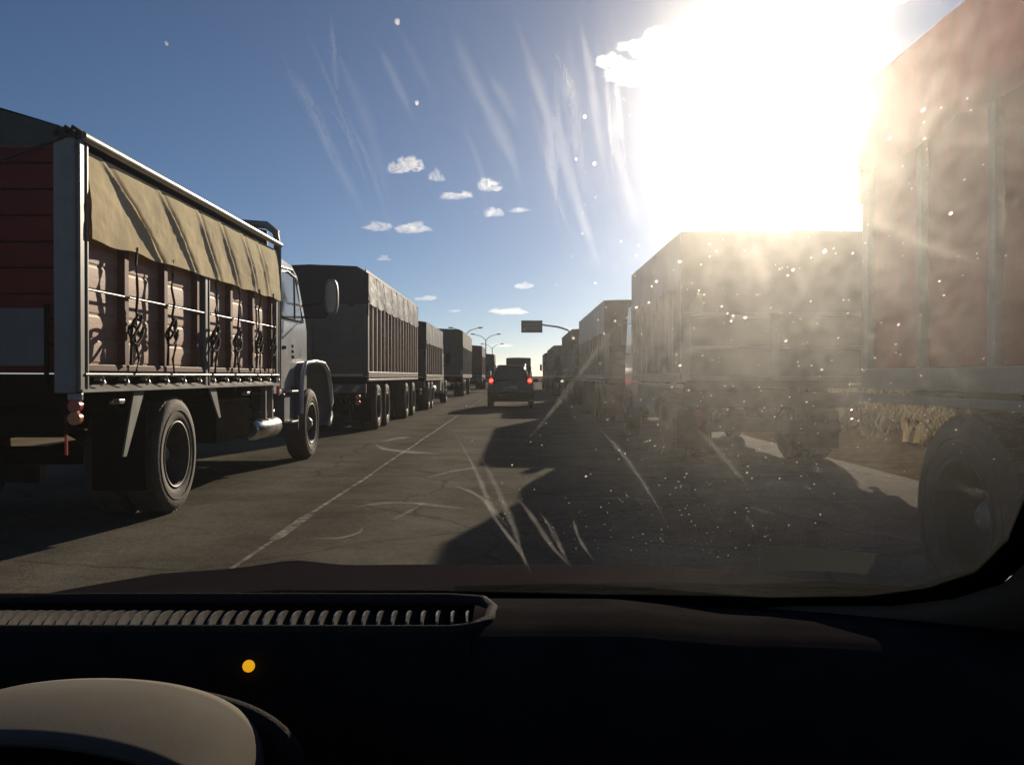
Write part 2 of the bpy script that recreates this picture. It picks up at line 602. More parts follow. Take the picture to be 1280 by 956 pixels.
def add_wheel(parent, x, y, side, dual, scale=1.0, flat=False):
    """side +1: outer face towards +X"""
    ty, ri, hu = WM[dual]
    o = bpy.data.objects.new('wheel', ri)
    col.objects.link(o)
    o.parent = parent
    o.location = Vector((x, y, .526 * scale + .012)) - parent.location
    o.rotation_euler = (random.uniform(0, 6.28), 0, 0 if side > 0 else PI)
    o.scale = (scale,) * 3
    for nm, me in (('tyre', ty), ('hub', hu)):
        c = bpy.data.objects.new(nm, me)
        col.objects.link(c)
        c.parent = o


# ---------------------------------------------------------------- truck bodies
def drape(b, x, side, y0, y1, zt, zb, folds, sag=.05, n=1.0, seed=0, nu=None):
    """a canvas side hanging from zt to zb on the outer side, with diagonal folds and a scalloped hem"""
    nu = nu or int((y1 - y0) * 14)

    def P(u, v):
        yy = y0 + (y1 - y0) * u
        hem = zb - sag * abs(math.sin(u * PI * folds)) + .03 * noise.noise(Vector((u * 9, seed, 1)))
        z = zt + (hem - zt) * v
        d = 0
        for k in range(folds + 1):               # folds run diagonally from the roll down to the tie points
            c = (k / folds) * (y1 - y0) + y0
            s = .5 * (1 - v) * (1 if k % 2 == 0 else .6)
            g = (yy - c + s)
            d += .035 * v ** .5 * math.exp(-(g / .05) ** 2) - .03 * math.exp(-((g - .10) / .07) ** 2)
        d += .02 * noise.noise(Vector((yy * 1.6, z * 2.0, seed))) + .008 * noise.noise(Vector((yy * 6, z * 7, seed)))
        return (x + side * (.012 + d * n), yy, z)
    return b.grid(P, nu, 22)


def truck(name, label, cat, group, xs, side, y0, y1, zf, zt, ztarp, mats, ribs=12, axles=(), cab=None, Wd=2.5, ridge=.25,
          round_top=.0, chev=False, loadstake=True, tank=True, duals=True, tail='lights', hem_side=True, boards=5, undergear=True):
    """xs: the x of the side that faces our lane; side: +1 when that face looks to +X. y0 rear, y1 front of the load bed"""
    xo = xs - side * Wd                           # the far side
    xc = (xs + xo) / 2
    t = thing(name, label, cat, (xc, y0, 0), group)
    xl, xr = min(xs, xo), max(xs, xo)
    # chassis
    c = MB()
    for sx in (-1, 1):
        c.box(xc + sx * .42 - .04, xc + sx * .42 + .04, y0 + .15, y1 + (2.9 if cab else .2), zf - .42, zf - .17)
    yy = y0 + .4
    while yy < y1:
        c.box(xl + .12, xr - .12, yy - .04, yy + .04, zf - .17, zf - .06)
        c.box(xc - .38, xc + .38, yy - .05, yy + .05, zf - .38, zf - .2)
        yy += .62
    for ay in axles:
        c.tube([(xl + .3, ay, .53), (xr - .3, ay, .53)], .075, 10)
        for sx in (-1, 1):
            c.tube([(xc + sx * .5, ay - .55, .78), (xc + sx * .5, ay, .60), (xc + sx * .5, ay + .55, .78)], .05, 6)
    c.box(xl + .35, xr - .35, y0 + .05, y0 + .17, .50, .64)           # under-run bar
    for sx in (-1, 1):
        c.box(xc + sx * .55 - .03, xc + sx * .55 + .03, y0 + .07, y0 + .13, .62, zf - .2)
    c.build('chassis', M['chassis'], t)
    # floor and rails
    f = MB().box(xl + .02, xr - .02, y0, y1, zf - .06, zf + .02)
    f.build('bed_floor', mats['rail'], t)
    # sides
    for sx, X in ((side, xs), (-side, xo)):
        p = MB()
        zh = (zt if not hem_side else min(zt, ztarp + .1))
        if boards:
            nb = boards
            h = (zh - zf - .05) / nb

            def prof(v):
                k = v * nb
                fr = k - math.floor(k)
                return .018 * math.sin(PI * fr) ** .5 if 0 < fr < 1 else 0
            nv = nb * 8
            p.grid(lambda u, v: (X - sx * (.055 - prof(v)), y0 + .05 + (y1 - y0 - .1) * u, zf + .05 + (zh - zf - .05) * v), 2, nv)
            p.box(min(X - sx * .09, X - sx * .12), max(X - sx * .09, X - sx * .12), y0 + .05, y1 - .05, zf + .05, (ztarp if mats.get('open') else zt) - .05)
        else:
            p.box(min(X - sx * .05, X - sx * .08), max(X - sx * .05, X - sx * .08), y0 + .03, y1 - .03, zf + .02, zt - .05)
        p.build('side_panel', mats['side'], t)
        r = MB()
        for k in range(ribs + 1):
            yy = y0 + .04 + (y1 - y0 - .08) * k / ribs
            wv = .035 if 0 < k < ribs else .05
            r = MB()
            r.box(min(X, X - sx * .05), max(X, X - sx * .05), yy - wv, yy + wv, zf, zh + .02)
            r.build('stake', mats['rib'], t, bevel=.006)
        rl = MB()
        rl.box(min(X + sx * .012, X - sx * .06), max(X + sx * .012, X - sx * .06), y0, y1, zf - .08, zf + .045)
        rl.box(min(X + sx * .01, X - sx * .03), max(X + sx * .01, X - sx * .03), y0, y1, zf - .16, zf - .11)
        rl.build('side_rail', mats['rail'], t, bevel=.008)
    # tarp: top with rounded shoulders, and hanging sides and ends
    tp = MB()
    n = max(8, int((y1 - y0) * 3))

    def T(u, v):
        yy = y0 - .01 + (y1 - y0 + .02) * u
        e = v * 2 - 1
        X = xc + e * (Wd / 2 + .015)
        z = zt + ridge * (1 - abs(e)) - (round_top * max(0, abs(e) - .82) / .18 if round_top else 0)
        z += (.03 * noise.noise(Vector((yy * .9, X * 1.3, y0))) + .02 * math.cos(yy * 5)) * (1 - abs(e) ** 4)
        return (X, yy, z)
    tp.grid(T, n, 22)
    zs = zt - round_top
    for sx, X in ((side, xs), (-side, xo)):
        if hem_side:
            drape(tp, X + sx * .0, sx, y0 - .01, y1 + .01, zs, ztarp, max(3, int((y1 - y0) / 1.1)), .05, .7, y0)
    tp.build('tarp', mats['tarp'], t)
    # tarp over the two ends
    for yy, s in ((y0 - .015, -1), (y1 + .015, 1)):
        te = MB()

        def E(u, v):
            e = u * 2 - 1
            ztop = zt + ridge * (1 - abs(e)) - (round_top * max(0, abs(e) - .82) / .18 if round_top else 0)
            z = ztop + (mats.get('endz', ztarp) - ztop) * v
            return (xc + e * (Wd / 2 + .01), yy + s * (.02 * noise.noise(Vector((e * 3, z * 2, y0))) + .02), z)
        te.grid(E, 20, 12)
        te.build('end_tarp', mats['endtarp'], t)
    ez = mats.get('endz', ztarp)
    for yy, s in ((y0, -1), (y1, 1)):
        a0, a1 = (yy - .03, yy + .02) if s < 0 else (yy - .02, yy + .03)
        tg = MB().box(xl + .03, xr - .03, a0, a1, zf, min(zt - .05, ez + .25))
        tg.build('end_panel', mats['end'], t)
    ps = MB()
    for X in (xl + .06, xc, xr - .06):
        ps.box(X - .06, X + .06, y0 - .055, y0 - .03, zf - .05, min(zt - .05, ez))
    k = zf + .35
    while k < min(zt - .1, ez):
        ps.box(xl + .08, xr - .08, y0 - .045, y0 - .031, k, k + .05)
        k += .42
    ps.build('end_frame', mats.get('frame', mats['rib']), t, bevel=.005)
    # rear lights, bumper, mudflaps
    bp = MB().box(xl + .05, xr - .05, y0 - .02, y0 + .06, zf - .42, zf - .22)
    bp.build('rear_bumper', mats.get('bumper', M['chassis']), t, bevel=.01)
    st = MB()
    for q in range(6 if chev else 0):
        X = xl + .12 + q * .4
        st.add([(X, y0 - .024, zf - .39), (X + .12, y0 - .024, zf - .39), (X + .24, y0 - .024, zf - .25), (X + .12, y0 - .024, zf - .25)], [(0, 1, 2, 3)])
    if chev: st.build('bumper_chevrons', M['signtext'], t)
    for X in (xl + .22, xr - .22):
        for zz in (zf - .50, zf - .62):
            MB().tube([(X, y0 - .02, zz), (X, y0 - .06, zz)], .055, 14).build('tail_light', M['lensred'], t)
    for k2, ay in enumerate(axles):
        steer = cab is not None and ay > y1
        for sx, X in ((side, xs), (-side, xo)):
            add_wheel(t, X - sx * (.20 if steer else .18), ay, sx, duals and not steer)
    if axles:
        a_r = min(axles)
        for X in (xl + .1, xr - .55):
            g = MB().box(X, X + .45, a_r - .78, a_r - .765, .22, .75)
            g.build('mudflap', M['chassis'], t)
    if undergear:
        for X0 in (xl + .12, xr - .62):
            g = MB()
            ym = (max([a for a in axles if a < y1] or [y0]) + y1) / 2 + .5
            g.tube([(X0 + .25, ym - .5, .72), (X0 + .25, ym + .45, .72)], .22, 16)
            g.build('fuel_tank', M['greytail'], t)
    if cab:
        kind, cm = cab
        yb = y1 + .12
        pr = [(yb, .62), (yb, 2.55), (yb + .12, 2.68), (yb + 1.35, 2.66), (yb + 1.55, 2.5), (yb + 1.95, 1.55), (yb + 2.0, .9), (yb + 2.0, .5), (yb + 1.75, .5), (yb + 1.6, .95), (yb + .85, .95), (yb + .7, .62)]
        cb = MB().prism(pr, 'x', xl + .12, xr - .12)
        cb.build('cab', cm, t, bevel=.05)
        for sx, X in ((1, xr - .12), (-1, xl + .12)):
            g = MB().prism([(yb + .45, 1.68), (yb + .45, 2.38), (yb + 1.42, 2.36), (yb + 1.66, 1.68)], 'x', X - .006, X + .006)
            g.build('window', M['glass'], t)
            mi = MB().box(X + sx * .12, X + sx * .32, yb + 1.75, yb + 1.79, 1.75, 2.3)
            mi.tube([(X, yb + 1.7, 2.35), (X + sx * .2, yb + 1.77, 2.35), (X + sx * .2, yb + 1.77, 1.7), (X, yb + 1.7, 1.72)], .014, 6)
            mi.build('mirror', M['chassis'], t, bevel=.02)
        g = MB().prism([(yb + 1.615, 2.4), (yb + 1.635, 2.4), (yb + 1.93, 1.7), (yb + 1.91, 1.7)], 'x', xl + .25, xr - .25)
        g.build('windscreen', M['glass'], t)
        g = MB().box(xl + .1, xr - .1, yb + 1.98, yb + 2.15, .42, .72)
        g.build('front_bumper', M['greysteel'], t, bevel=.03)
    return t


LG, RG = 'grain trucks queued in the left row', 'grain trucks queued in the right row'

# ======================= the nearest truck on the left, modelled in full
XS, Y0, Y1, ZF, ZT = -3.05, 6.22, 11.46, 1.30, 2.93
XO = XS - 2.5
XC = XS - 1.25
T1 = thing('grain_truck', 'nearest left truck with tan canvas drape, tan board sides and off-white cab', 'truck', (XC, Y0, 0), LG)
c = MB()
for sx in (-1, 1):
    c.box(XC + sx * .42 - .04, XC + sx * .42 + .04, Y0 + .1, 14.4, .78, 1.02)
for k in range(9):
    yy = Y0 + .2 + k * .6
    c.box(XO + .1, XS - .1, yy - .04, yy + .04, 1.04, 1.14)
    c.box(XC - .38, XC + .38, yy - .05, yy + .05, .82, .98)
for ay in (8.14, 13.5):
    c.tube([(XO + .3, ay, .53), (XS - .35, ay, .53)], .085, 10)
    for sx in (-1, 1):
        c.tube([(XC + sx * .5, ay - .6, .82), (XC + sx * .5, ay, .62), (XC + sx * .5, ay + .6, .82)], .055, 6)
c.lathe([(XC - .2, .001), (XC - .16, .16), (XC, .22), (XC + .16, .16), (XC + .2, .001)], 16, True, False) if False else None
c.tube([(XC, 8.2, .56), (XC, 12.6, .72)], .05, 8)
c.box(XO + .3, XS - .3, Y0 + .05, Y0 + .14, .50, .62)
c.build('chassis', M['chassis'], T1)
f = MB().box(XO + .03, XS - .03, Y0 + .02, Y1, 1.14, 1.26)
f.build('bed_floor', M['chassis'], T1)
# side boards: horizontally ribbed panels
posts = [Y0 + .05, 8.78, 11.36]
stakes = [7.03, 7.82, 9.62, 10.42]
for sx, X in ((1, XS), (-1, XO)):
    p = MB()
    nb = 6
    zb0, zb1 = 1.335, 2.42

    def prof(v):
        fr = (v * nb) % 1.0
        return 0 if fr < .07 or fr > .97 else .004 + .0015 * math.sin(PI * (fr - .07) / .9)
    p.grid(lambda u, v: (X - sx * (.076 - prof(v)) , Y0 + .1 + 5.06 * u, zb0 + (zb1 - zb0) * v), 60, nb * 16, False)
    p.box(min(X - sx * .10, X - sx * .13), max(X - sx * .10, X - sx * .13), Y0 + .08, Y1 - .1, 1.3, 2.88)
    p.build('side_panel', M['board'], T1)
    for k, yy in enumerate(stakes + [8.62, 11.22]):
        MB().box(min(X - sx * .015, X - sx * .085), max(X - sx * .015, X - sx * .085), yy - .04, yy + .04, 1.30, 2.40).build('stake', M['stake'], T1, bevel=.006)
    for k, yy in enumerate(posts):
        pt = 2.92 if k == 0 else 2.34
        pm_ = MB().box(min(X + sx * .012, X - sx * .10), max(X + sx * .012, X - sx * .10), yy - .05, yy + .02, 1.14, pt)
        pm_.box(min(X + sx * .016, X - sx * .10), max(X + sx * .016, X - sx * .10), yy + .045, yy + .075, 1.14, pt)
        pm_.box(min(X - sx * .04, X - sx * .10), max(X - sx * .04, X - sx * .10), yy + .02, yy + .045, 1.14, pt)
        pm_.build('post', M['greysteel'], T1, bevel=.008)
    r1 = MB()
    r1.box(min(X, X - sx * .06), max(X, X - sx * .06), Y0 + .08, Y1, 1.285, 1.335)
    r1.build('lower_rail', M['stake'], T1, bevel=.006)
    r2 = MB().tube([(X + sx * .012, Y0 + .07, 1.262), (X + sx * .012, Y1 - .05, 1.262)], .011, 8)
    r2.tube([(X - sx * .003, Y0 + .1, 1.865), (X - sx * .003, Y1 - .1, 1.865)], .010, 8)
    r2.build('tie_rod', M['paleSteel'], T1)
    r3 = MB()                                     # flared sill under the tie rod
    r3.grid(lambda u, v: (X - sx * .07 + sx * .085 * v, Y0 + .02 + 5.2 * u, 1.215 - .06 * v), 1, 2, False)
    r3.box(min(X + sx * .018, X - sx * .05), max(X + sx * .018, X - sx * .05), Y0 + .02, Y1, 1.135, 1.157)
    r3.build('sill', M['greysteel'], T1)
    for k in range(13):
        yy = Y0 + .32 + k * .40
        h = MB().tube([(X - sx * .03, yy, 1.255), (X + sx * .02, yy, 1.24), (X + sx * .035, yy, 1.20), (X + sx * .02, yy - .03, 1.185)], .012, 6)
        h.box(min(X - sx * .04, X + sx * .01), max(X - sx * .04, X + sx * .01), yy - .03, yy + .03, 1.215, 1.25)
        h.build('rope_hook', M['paleSteel'], T1)
# ropes with knots
for k, yy in enumerate((7.12, 7.86, 8.98, 9.7, 10.5, 11.1)):
    rp = MB()
    pts = [(XS + .03, yy, 2.27)]
    for q in range(1, 9):
        pts.append((XS + .03 + random.uniform(-.01, .02), yy + random.uniform(-.035, .035), 2.27 - q * .125))
    rp.tube(pts, .011, 6)
    for q in range(3):                            # loops of slack rope knotted at mid height
        z0 = 1.68 - q * .05
        lp = [(XS + .04 + .02 * math.sin(a), yy - .05 + (.095 + .02 * q) * math.cos(a) * (.8 + .3 * random.random()), z0 + .075 * math.sin(a * 1.3 + q) * (.8 + .4 * random.random())) for a in [2 * PI * i / 11 for i in range(11)]]
        rp.tube(lp, .011, 6, closed=True)
    rp.tube([(XS + .04, yy - .13, 1.62), (XS + .045, yy - .15, 1.45), (XS + .03, yy - .12, 1.34)], .013, 6)
    rp.build('rope', M['rope'], T1)
# canvas
tp = MB()
foldlines = [(7.62, 1.0, 2.2), (8.42, .75, 1.8), (9.1, .5, 1.5), (9.75, .5, 1.4), (10.4, .4, 1.2), (10.95, .35, 1.0)]


def Dr(u, v):
    yy = Y0 + .135 + (Y1 - Y0 - .15) * u
    hem = 2.225 - .016 * math.sin(u * PI * 6.5) ** 2 + .015 * noise.noise(Vector((u * 12, 5, 1)))
    z = 2.86 + (hem - 2.86) * v
    d = 0
    for c0, reach, depth in foldlines:           # creases slant from the roll towards each tie rope
        g = yy - (c0 - reach * (1 - v) * .95)
        d += .016 * depth * math.exp(-((g + .055) / .045) ** 2) - .014 * depth * math.exp(-((g - .03) / .05) ** 2)
    d += .016 * noise.noise(Vector((yy * 1.4, z * 1.8, 4))) + .006 * noise.noise(Vector((yy * 5, z * 9, 8))) + .003 * noise.noise(Vector((yy * 15, z * 20, 8)))
    return (XS - .030 + d * (.25 + .75 * math.sin(PI * v * .85)) + .065 * v ** .6, yy, z)


tp.grid(Dr, 170, 34)
tp.grid(lambda u, v: (XO + .035 - .055 * v, Dr(u, v)[1], Dr(u, v)[2]), 60, 8)
tp.build('canvas_drape', M['canvas'], T1)
tt = MB()
tt.grid(lambda u, v: (XC + (v * 2 - 1) * 1.24, Y0 - .02 + (Y1 - Y0 + .04) * u, 2.95 + .34 * (1 - abs(v * 2 - 1)) + .02 * math.cos(u * 40) * (1 - abs(v * 2 - 1) ** 3)), 40, 20)
tt.grid(lambda u, v: (XC + (u * 2 - 1) * 1.24, Y0 - .022 + .01 * noise.noise(Vector((u * 9, v * 3, 0))), 2.95 + .34 * (1 - abs(u * 2 - 1)) - v * (.34 * (1 - abs(u * 2 - 1)) + .10)), 24, 5)
tt.build('roof_tarp', M['canvasgreen'], T1)
rl = MB()
for X in (XS + .02, XO - .02):
    rl.tube([(X, Y0 + .02, 2.925), (X, (Y0 + Y1) / 2, 2.93), (X, Y1 + .02, 2.925)], .034, 10)
rl.build('top_tube', M['paleSteel'], T1)
kn = MB()
for q in range(3):
    kn.tube([(XS - .05 - q * .05, Y0 - .03, 2.93), (XS - .01 - q * .05, Y0 - .05, 2.965), (XS + .03 - q * .05, Y0 - .02, 2.94), (XS - q * .05, Y0 + .0, 2.90)], .018, 6, closed=True)
kn.tube([(XS - .08, Y0 - .03, 2.90), (XS - .5, Y0 - .05, 2.74), (XS - .9, Y0 - .05, 2.62)], .010, 6)
kn.build('rope', M['rope'], T1)
# rear: red boards between grey posts
rb = MB()
for k in range(9):
    z0 = 1.28 + k * .182
    rb.box(XO + .12, XS - .14, Y0 - .0, Y0 + .04, z0, z0 + .172)
rb.build('rear_boards', M['redboard'], T1, bevel=.008)
for X in (XS - .085, XC, XO + .085):
    MB().box(X - .075, X + .075, Y0 - .03, Y0 + .005, 1.13, 2.9).build('post', M['greysteel'], T1, bevel=.01)
MB().box(XO, XS + .0, Y0 - .02, Y0 + .03, 2.83, 2.86).build('rear_header', M['stake'], T1)
MB().box(XS - 1.15, XS - .22, Y0 - .035, Y0 - .006, 1.32, 1.72).build('sign_board', M['plate'], T1, bevel=.004)
MB().box(XS - .215, XS - .19, Y0 - .05, Y0 - .03, 1.15, 1.75).build('latch_bar', M['chassis'], T1)
g = MB().box(XO + .1, XS - .12, Y0 + .03, Y0 + .09, .82, .98)
g.build('rear_bumper', M['chassis'], T1, bevel=.01)
tlx = XS - .02
tl = MB().tube([(tlx, Y0 + .02, 1.04), (tlx, Y0 - .03, 1.04)], .045, 16)
tl.build('tail_light', M['lensred'], T1)
tl = MB().tube([(tlx, Y0 + .02, .955), (tlx, Y0 - .03, .955)], .045, 16)
tl.build('turn_signal', M['lensamber'], T1)
MB().box(tlx - .06, tlx + .04, Y0 - .0, Y0 + .03, 1.08, 1.13).build('lamp_bracket', M['paleSteel'], T1, bevel=.006)
MB().box(XS - .10, XS - .085, Y0 + .0, Y0 + .02, .70, .84).build('reflector_strip', M['lensred'], T1)
# mudguard braces, side marker lamps
for ya, yb_, za in ((7.28, 7.0, .62), (9.02, 9.25, .82)):
    MB().add([(XS - .02, ya - .10, 1.14), (XS - .02, ya + .10, 1.14), (XS - .02, yb_ + .03, za), (XS - .02, yb_ - .03, za),
              (XS - .035, ya - .10, 1.14), (XS - .035, ya + .10, 1.14), (XS - .035, yb_ + .03, za), (XS - .035, yb_ - .03, za)],
             [(0, 1, 2, 3), (7, 6, 5, 4), (0, 4, 5, 1), (1, 5, 6, 2), (2, 6, 7, 3), (3, 7, 4, 0)]).build('mudguard_brace', M['greysteel'], T1)
for ya in (6.72, 9.95):
    MB().box(XS - .02, XS + .01, ya, ya + .2, 1.035, 1.06).box(XS - .02, XS + .035, ya + .06, ya + .16, 1.045, 1.075).build('side_marker', M['paleSteel'], T1, bevel=.006)
MB().box(XS - .48, XS - .03, 7.42, 7.435, .30, .95).build('mudflap', M['chassis'], T1)
for ay, dual in ((8.14, True), (13.5, False)):
    add_wheel(T1, XS - .19, ay, 1, dual)
    add_wheel(T1, XO + .19, ay, -1, dual)
# battery box, tank, muffler
MB().tube([(XS - .16, 10.75, .60), (XS - .16, 10.8, .60), (XS - .16, 11.75, .60), (XS - .16, 11.8, .60)], [.09, .13, .13, .09], 20).build('air_tank', M['chrome'], T1)
MB().tube([(XS - .12, 10.95, .79), (XS - .12, 11.6, .79)], .03, 10).build('pipe', M['chrome'], T1)
MB().box(XS - .5, XS - .08, 9.3, 10.5, .55, 1.0).build('tool_box', M['chassis'], T1, bevel=.02)
for ya in (11.0, 11.3):
    MB().box(XS - .10, XS - .04, ya, ya + .05, .72, 1.13).build('tank_bracket', M['greysteel'], T1)
MB().box(XS - .03, XS + .0, 11.46, 11.5, 1.0, 1.12).build('reflector', M['lensred'], T1)
# headboard with rounded hoop
hb = MB()
hp = [(XO + .1, 11.52, 1.2), (XO + .1, 11.52, 3.0), (XO + .25, 11.52, 3.16), (XO + .5, 11.52, 3.21), (XS - .45, 11.52, 3.21), (XS - .17, 11.52, 3.19), (XS - .05, 11.52, 3.10), (XS - .03, 11.52, 2.9), (XS - .03, 11.52, 1.2)]
hb.tube(hp, .05, 10)
hb.build('hoop', M['greysteel'], T1)
MB().prism([(XO + .12, 1.2), (XO + .12, 3.0), (XO + .5, 3.18), (XS - .5, 3.18), (XS - .16, 3.12), (XS - .13, 1.2)], 'y', 11.50, 11.55).build('headboard', M['canvasgreen'], T1)
# cab with short bonnet
CX0, CX1 = XO + .12, XS - .12
cab_p = [(11.66, 1.02), (11.66, 2.62), (11.75, 2.76), (11.95, 2.83), (12.6, 2.80), (12.92, 2.68), (13.02, 2.55), (13.42, 2.06), (13.5, 1.9), (13.5, 1.02)]
cb = MB().prism(cab_p, 'x', CX0, CX1)
cab = cb.build('cab', M['cabwhite'], T1, bevel=.045)
bn = MB().prism([(13.4, .75), (13.4, 2.0), (13.9, 1.93), (14.6, 1.80), (14.78, 1.62), (14.82, .75)], 'x', XC - .62, XC + .62)
bn.build('bonnet', M['cabwhite'], T1, bevel=.06)
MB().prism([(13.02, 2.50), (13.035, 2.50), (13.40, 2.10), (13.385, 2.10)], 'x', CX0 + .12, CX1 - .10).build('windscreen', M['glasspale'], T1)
for X, s in ((CX1, 1), (CX0, -1)):
    d = MB().prism([(11.98, 1.08), (11.98, 2.0), (13.18, 2.0), (13.30, 1.95), (13.30, 1.4), (12.9, 1.08)], 'x', X - .012, X + .012)
    d.build('door', M['cabwhite'], T1, bevel=.008)
    wn = MB().prism([(11.98, 2.06), (11.98, 2.62), (12.3, 2.66), (12.72, 2.62), (13.16, 2.06)], 'x', X - .014, X + .014)
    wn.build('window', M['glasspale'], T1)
    wf = MB()
    wp = [(11.96, 2.04), (11.96, 2.64), (12.3, 2.69), (12.75, 2.65), (13.2, 2.04)]
    wf.tube([(X + s * .012, a, q) for a, q in wp], .018, 6, closed=True)
    wf.tube([(X + s * .012, 12.68, 2.64), (X + s * .012, 12.72, 2.04)], .016, 6)
    wf.build('window_frame', M['cabgrey'], T1)
    MB().box(X - .03, X + .03, 12.06, 12.2, 1.62, 1.66).build('door_handle', M['chassis'], T1, bevel=.008)
    bd = MB()
    for q in range(3):
        bd.box(X + s * .012 - .003, X + s * .012 + .003, 12.55, 12.68 - .02 * q, 1.50 + q * .075, 1.54 + q * .075)
    bd.build('badge', M['chassis'], T1)
# roof edge gutter and lamps
gt = MB().tube([(CX1 + .005, 11.7, 2.70), (CX1 + .005, 12.6, 2.74), (CX1 + .0, 12.98, 2.58)], .014, 6)
gt.tube([(CX1 - .1, 13.0, 2.66), (CX0 + .1, 13.0, 2.66)], .035, 8)
gt.build('sun_visor', M['cabwhite'], T1)
# front mudguards
for s, X in ((1, XS + .0), (-1, XO)):
    fa = MB()
    arc = [(12.62, .72), (12.64, 1.05), (12.72, 1.32), (12.9, 1.44), (13.5, 1.47), (14.1, 1.45), (14.42, 1.33), (14.62, 1.08), (14.70, .82), (14.66, .60), (14.5, .46)]
    wd = .46
    fa.grid(lambda u, v: (X - s * wd * v, *[arc[min(len(arc) - 2, int(u * (len(arc) - 1)))][k] + (u * (len(arc) - 1) - min(len(arc) - 2, int(u * (len(arc) - 1)))) * (arc[min(len(arc) - 2, int(u * (len(arc) - 1))) + 1][k] - arc[min(len(arc) - 2, int(u * (len(arc) - 1)))][k]) for k in (0, 1)]), 30, 4)
    fa.build('mudguard', M['cabgrey'], T1, solid=.02)  # slate tone stands in for the shade inside the arch
    fl = MB().tube([(X + s * .008, a, q) for a, q in arc], .032, 8)
    fl.build('mudguard_edge', M['cabwhite'], T1)  # thick white edge paints the rim light along the arch
    MB().box(min(X - s * .02, X - s * .44), max(X - s * .02, X - s * .44), 12.56, 12.6, .50, 1.12).build('mudflap', M['cabgrey'], T1, bevel=.01)
    for za in (.61, 1.025):
        MB().box(min(X + s * .0, X - s * .3), max(X + s * .0, X - s * .3), 12.15, 12.5, za, za + .03).build('step', M['paleSteel'], T1, bevel=.008)
    MB().box(min(X - s * .06, X - s * .5), max(X - s * .06, X - s * .5), 11.95, 12.5, .62, 1.02).build('step_box', M['cabgrey'], T1, bevel=.02)
MB().box(XO + .05, XS - .05, 14.72, 14.9, .55, .80).build('front_bumper', M['greysteel'], T1, bevel=.03)
mx_ = XS + .30
mi = MB()
mi.tube([(CX1 + .0, 13.2, 2.28), (mx_ - .16, 13.26, 2.33), (mx_ - .06, 13.3, 2.62), (mx_, 13.3, 2.66)], .016, 8)
mi.tube([(CX1 + .0, 13.25, 2.12), (mx_ - .1, 13.26, 2.12), (mx_ - .04, 13.3, 2.2)], .016, 8)
mi.build('mirror_arm', M['chassis'], T1)


def mirror(x, y, z, hw, hh):
    b_ = MB()
    ring = [(x + hw * math.copysign(abs(math.cos(a)) ** .7, math.cos(a)), z + hh * math.copysign(abs(math.sin(a)) ** .8, math.sin(a))) for a in [2 * PI * i / 28 for i in range(28)]]
    b_.prism(ring, 'y', y, y + .07, True)
    return b_


mirror(mx_ + .0, 13.27, 2.42, .10, .27).build('mirror', M['cabgrey'], T1, bevel=.015)
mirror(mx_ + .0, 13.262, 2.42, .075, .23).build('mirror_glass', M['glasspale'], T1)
tag(T1, None, None)

# ======================= the rest of the left row
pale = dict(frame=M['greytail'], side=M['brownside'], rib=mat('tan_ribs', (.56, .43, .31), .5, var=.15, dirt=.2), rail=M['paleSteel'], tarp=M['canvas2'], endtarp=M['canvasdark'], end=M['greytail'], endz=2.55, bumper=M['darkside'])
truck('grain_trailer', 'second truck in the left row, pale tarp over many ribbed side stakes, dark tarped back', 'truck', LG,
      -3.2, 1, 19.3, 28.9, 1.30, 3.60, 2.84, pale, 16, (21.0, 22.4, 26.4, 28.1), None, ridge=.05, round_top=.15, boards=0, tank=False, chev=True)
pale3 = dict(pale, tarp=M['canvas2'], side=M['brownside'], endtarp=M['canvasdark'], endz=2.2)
truck('grain_truck', 'third truck in the left row with short pale tarp and brown side', 'truck', LG,
      -3.2, 1, 31.6, 38.6, 1.25, 3.15, 2.45, pale3, 9, (33.0, 34.3, 41.4), ('c', M['cabwhite']), ridge=.14, boards=0)
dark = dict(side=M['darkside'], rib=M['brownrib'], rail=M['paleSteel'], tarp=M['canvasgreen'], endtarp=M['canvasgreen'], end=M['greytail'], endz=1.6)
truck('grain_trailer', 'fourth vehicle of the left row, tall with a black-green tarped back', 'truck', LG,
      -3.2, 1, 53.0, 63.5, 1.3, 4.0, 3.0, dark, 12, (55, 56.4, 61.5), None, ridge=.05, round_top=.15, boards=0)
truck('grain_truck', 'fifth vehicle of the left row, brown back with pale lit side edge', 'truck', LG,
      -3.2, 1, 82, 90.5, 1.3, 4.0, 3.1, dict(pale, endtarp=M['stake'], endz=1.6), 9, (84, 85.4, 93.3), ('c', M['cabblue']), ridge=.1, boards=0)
truck('grain_truck', 'smallest and farthest truck of the left row, dark squared back', 'truck', LG,
      -3.0, 1, 118, 126, 1.3, 4.1, 3.1, dark, 9, (120, 121.4, 129), ('c', M['cabgrey']), ridge=.1, boards=0)
truck('box_truck', 'square backed truck directly ahead beyond the dark car', 'truck', None,
      1.42, 1, 92, 99, 1.1, 3.1, 2.7, dict(dark, endtarp=M['greytail'], end=M['greytail']), 6, (94, 101), ('c', M['cabgrey']), ridge=.05, boards=0)

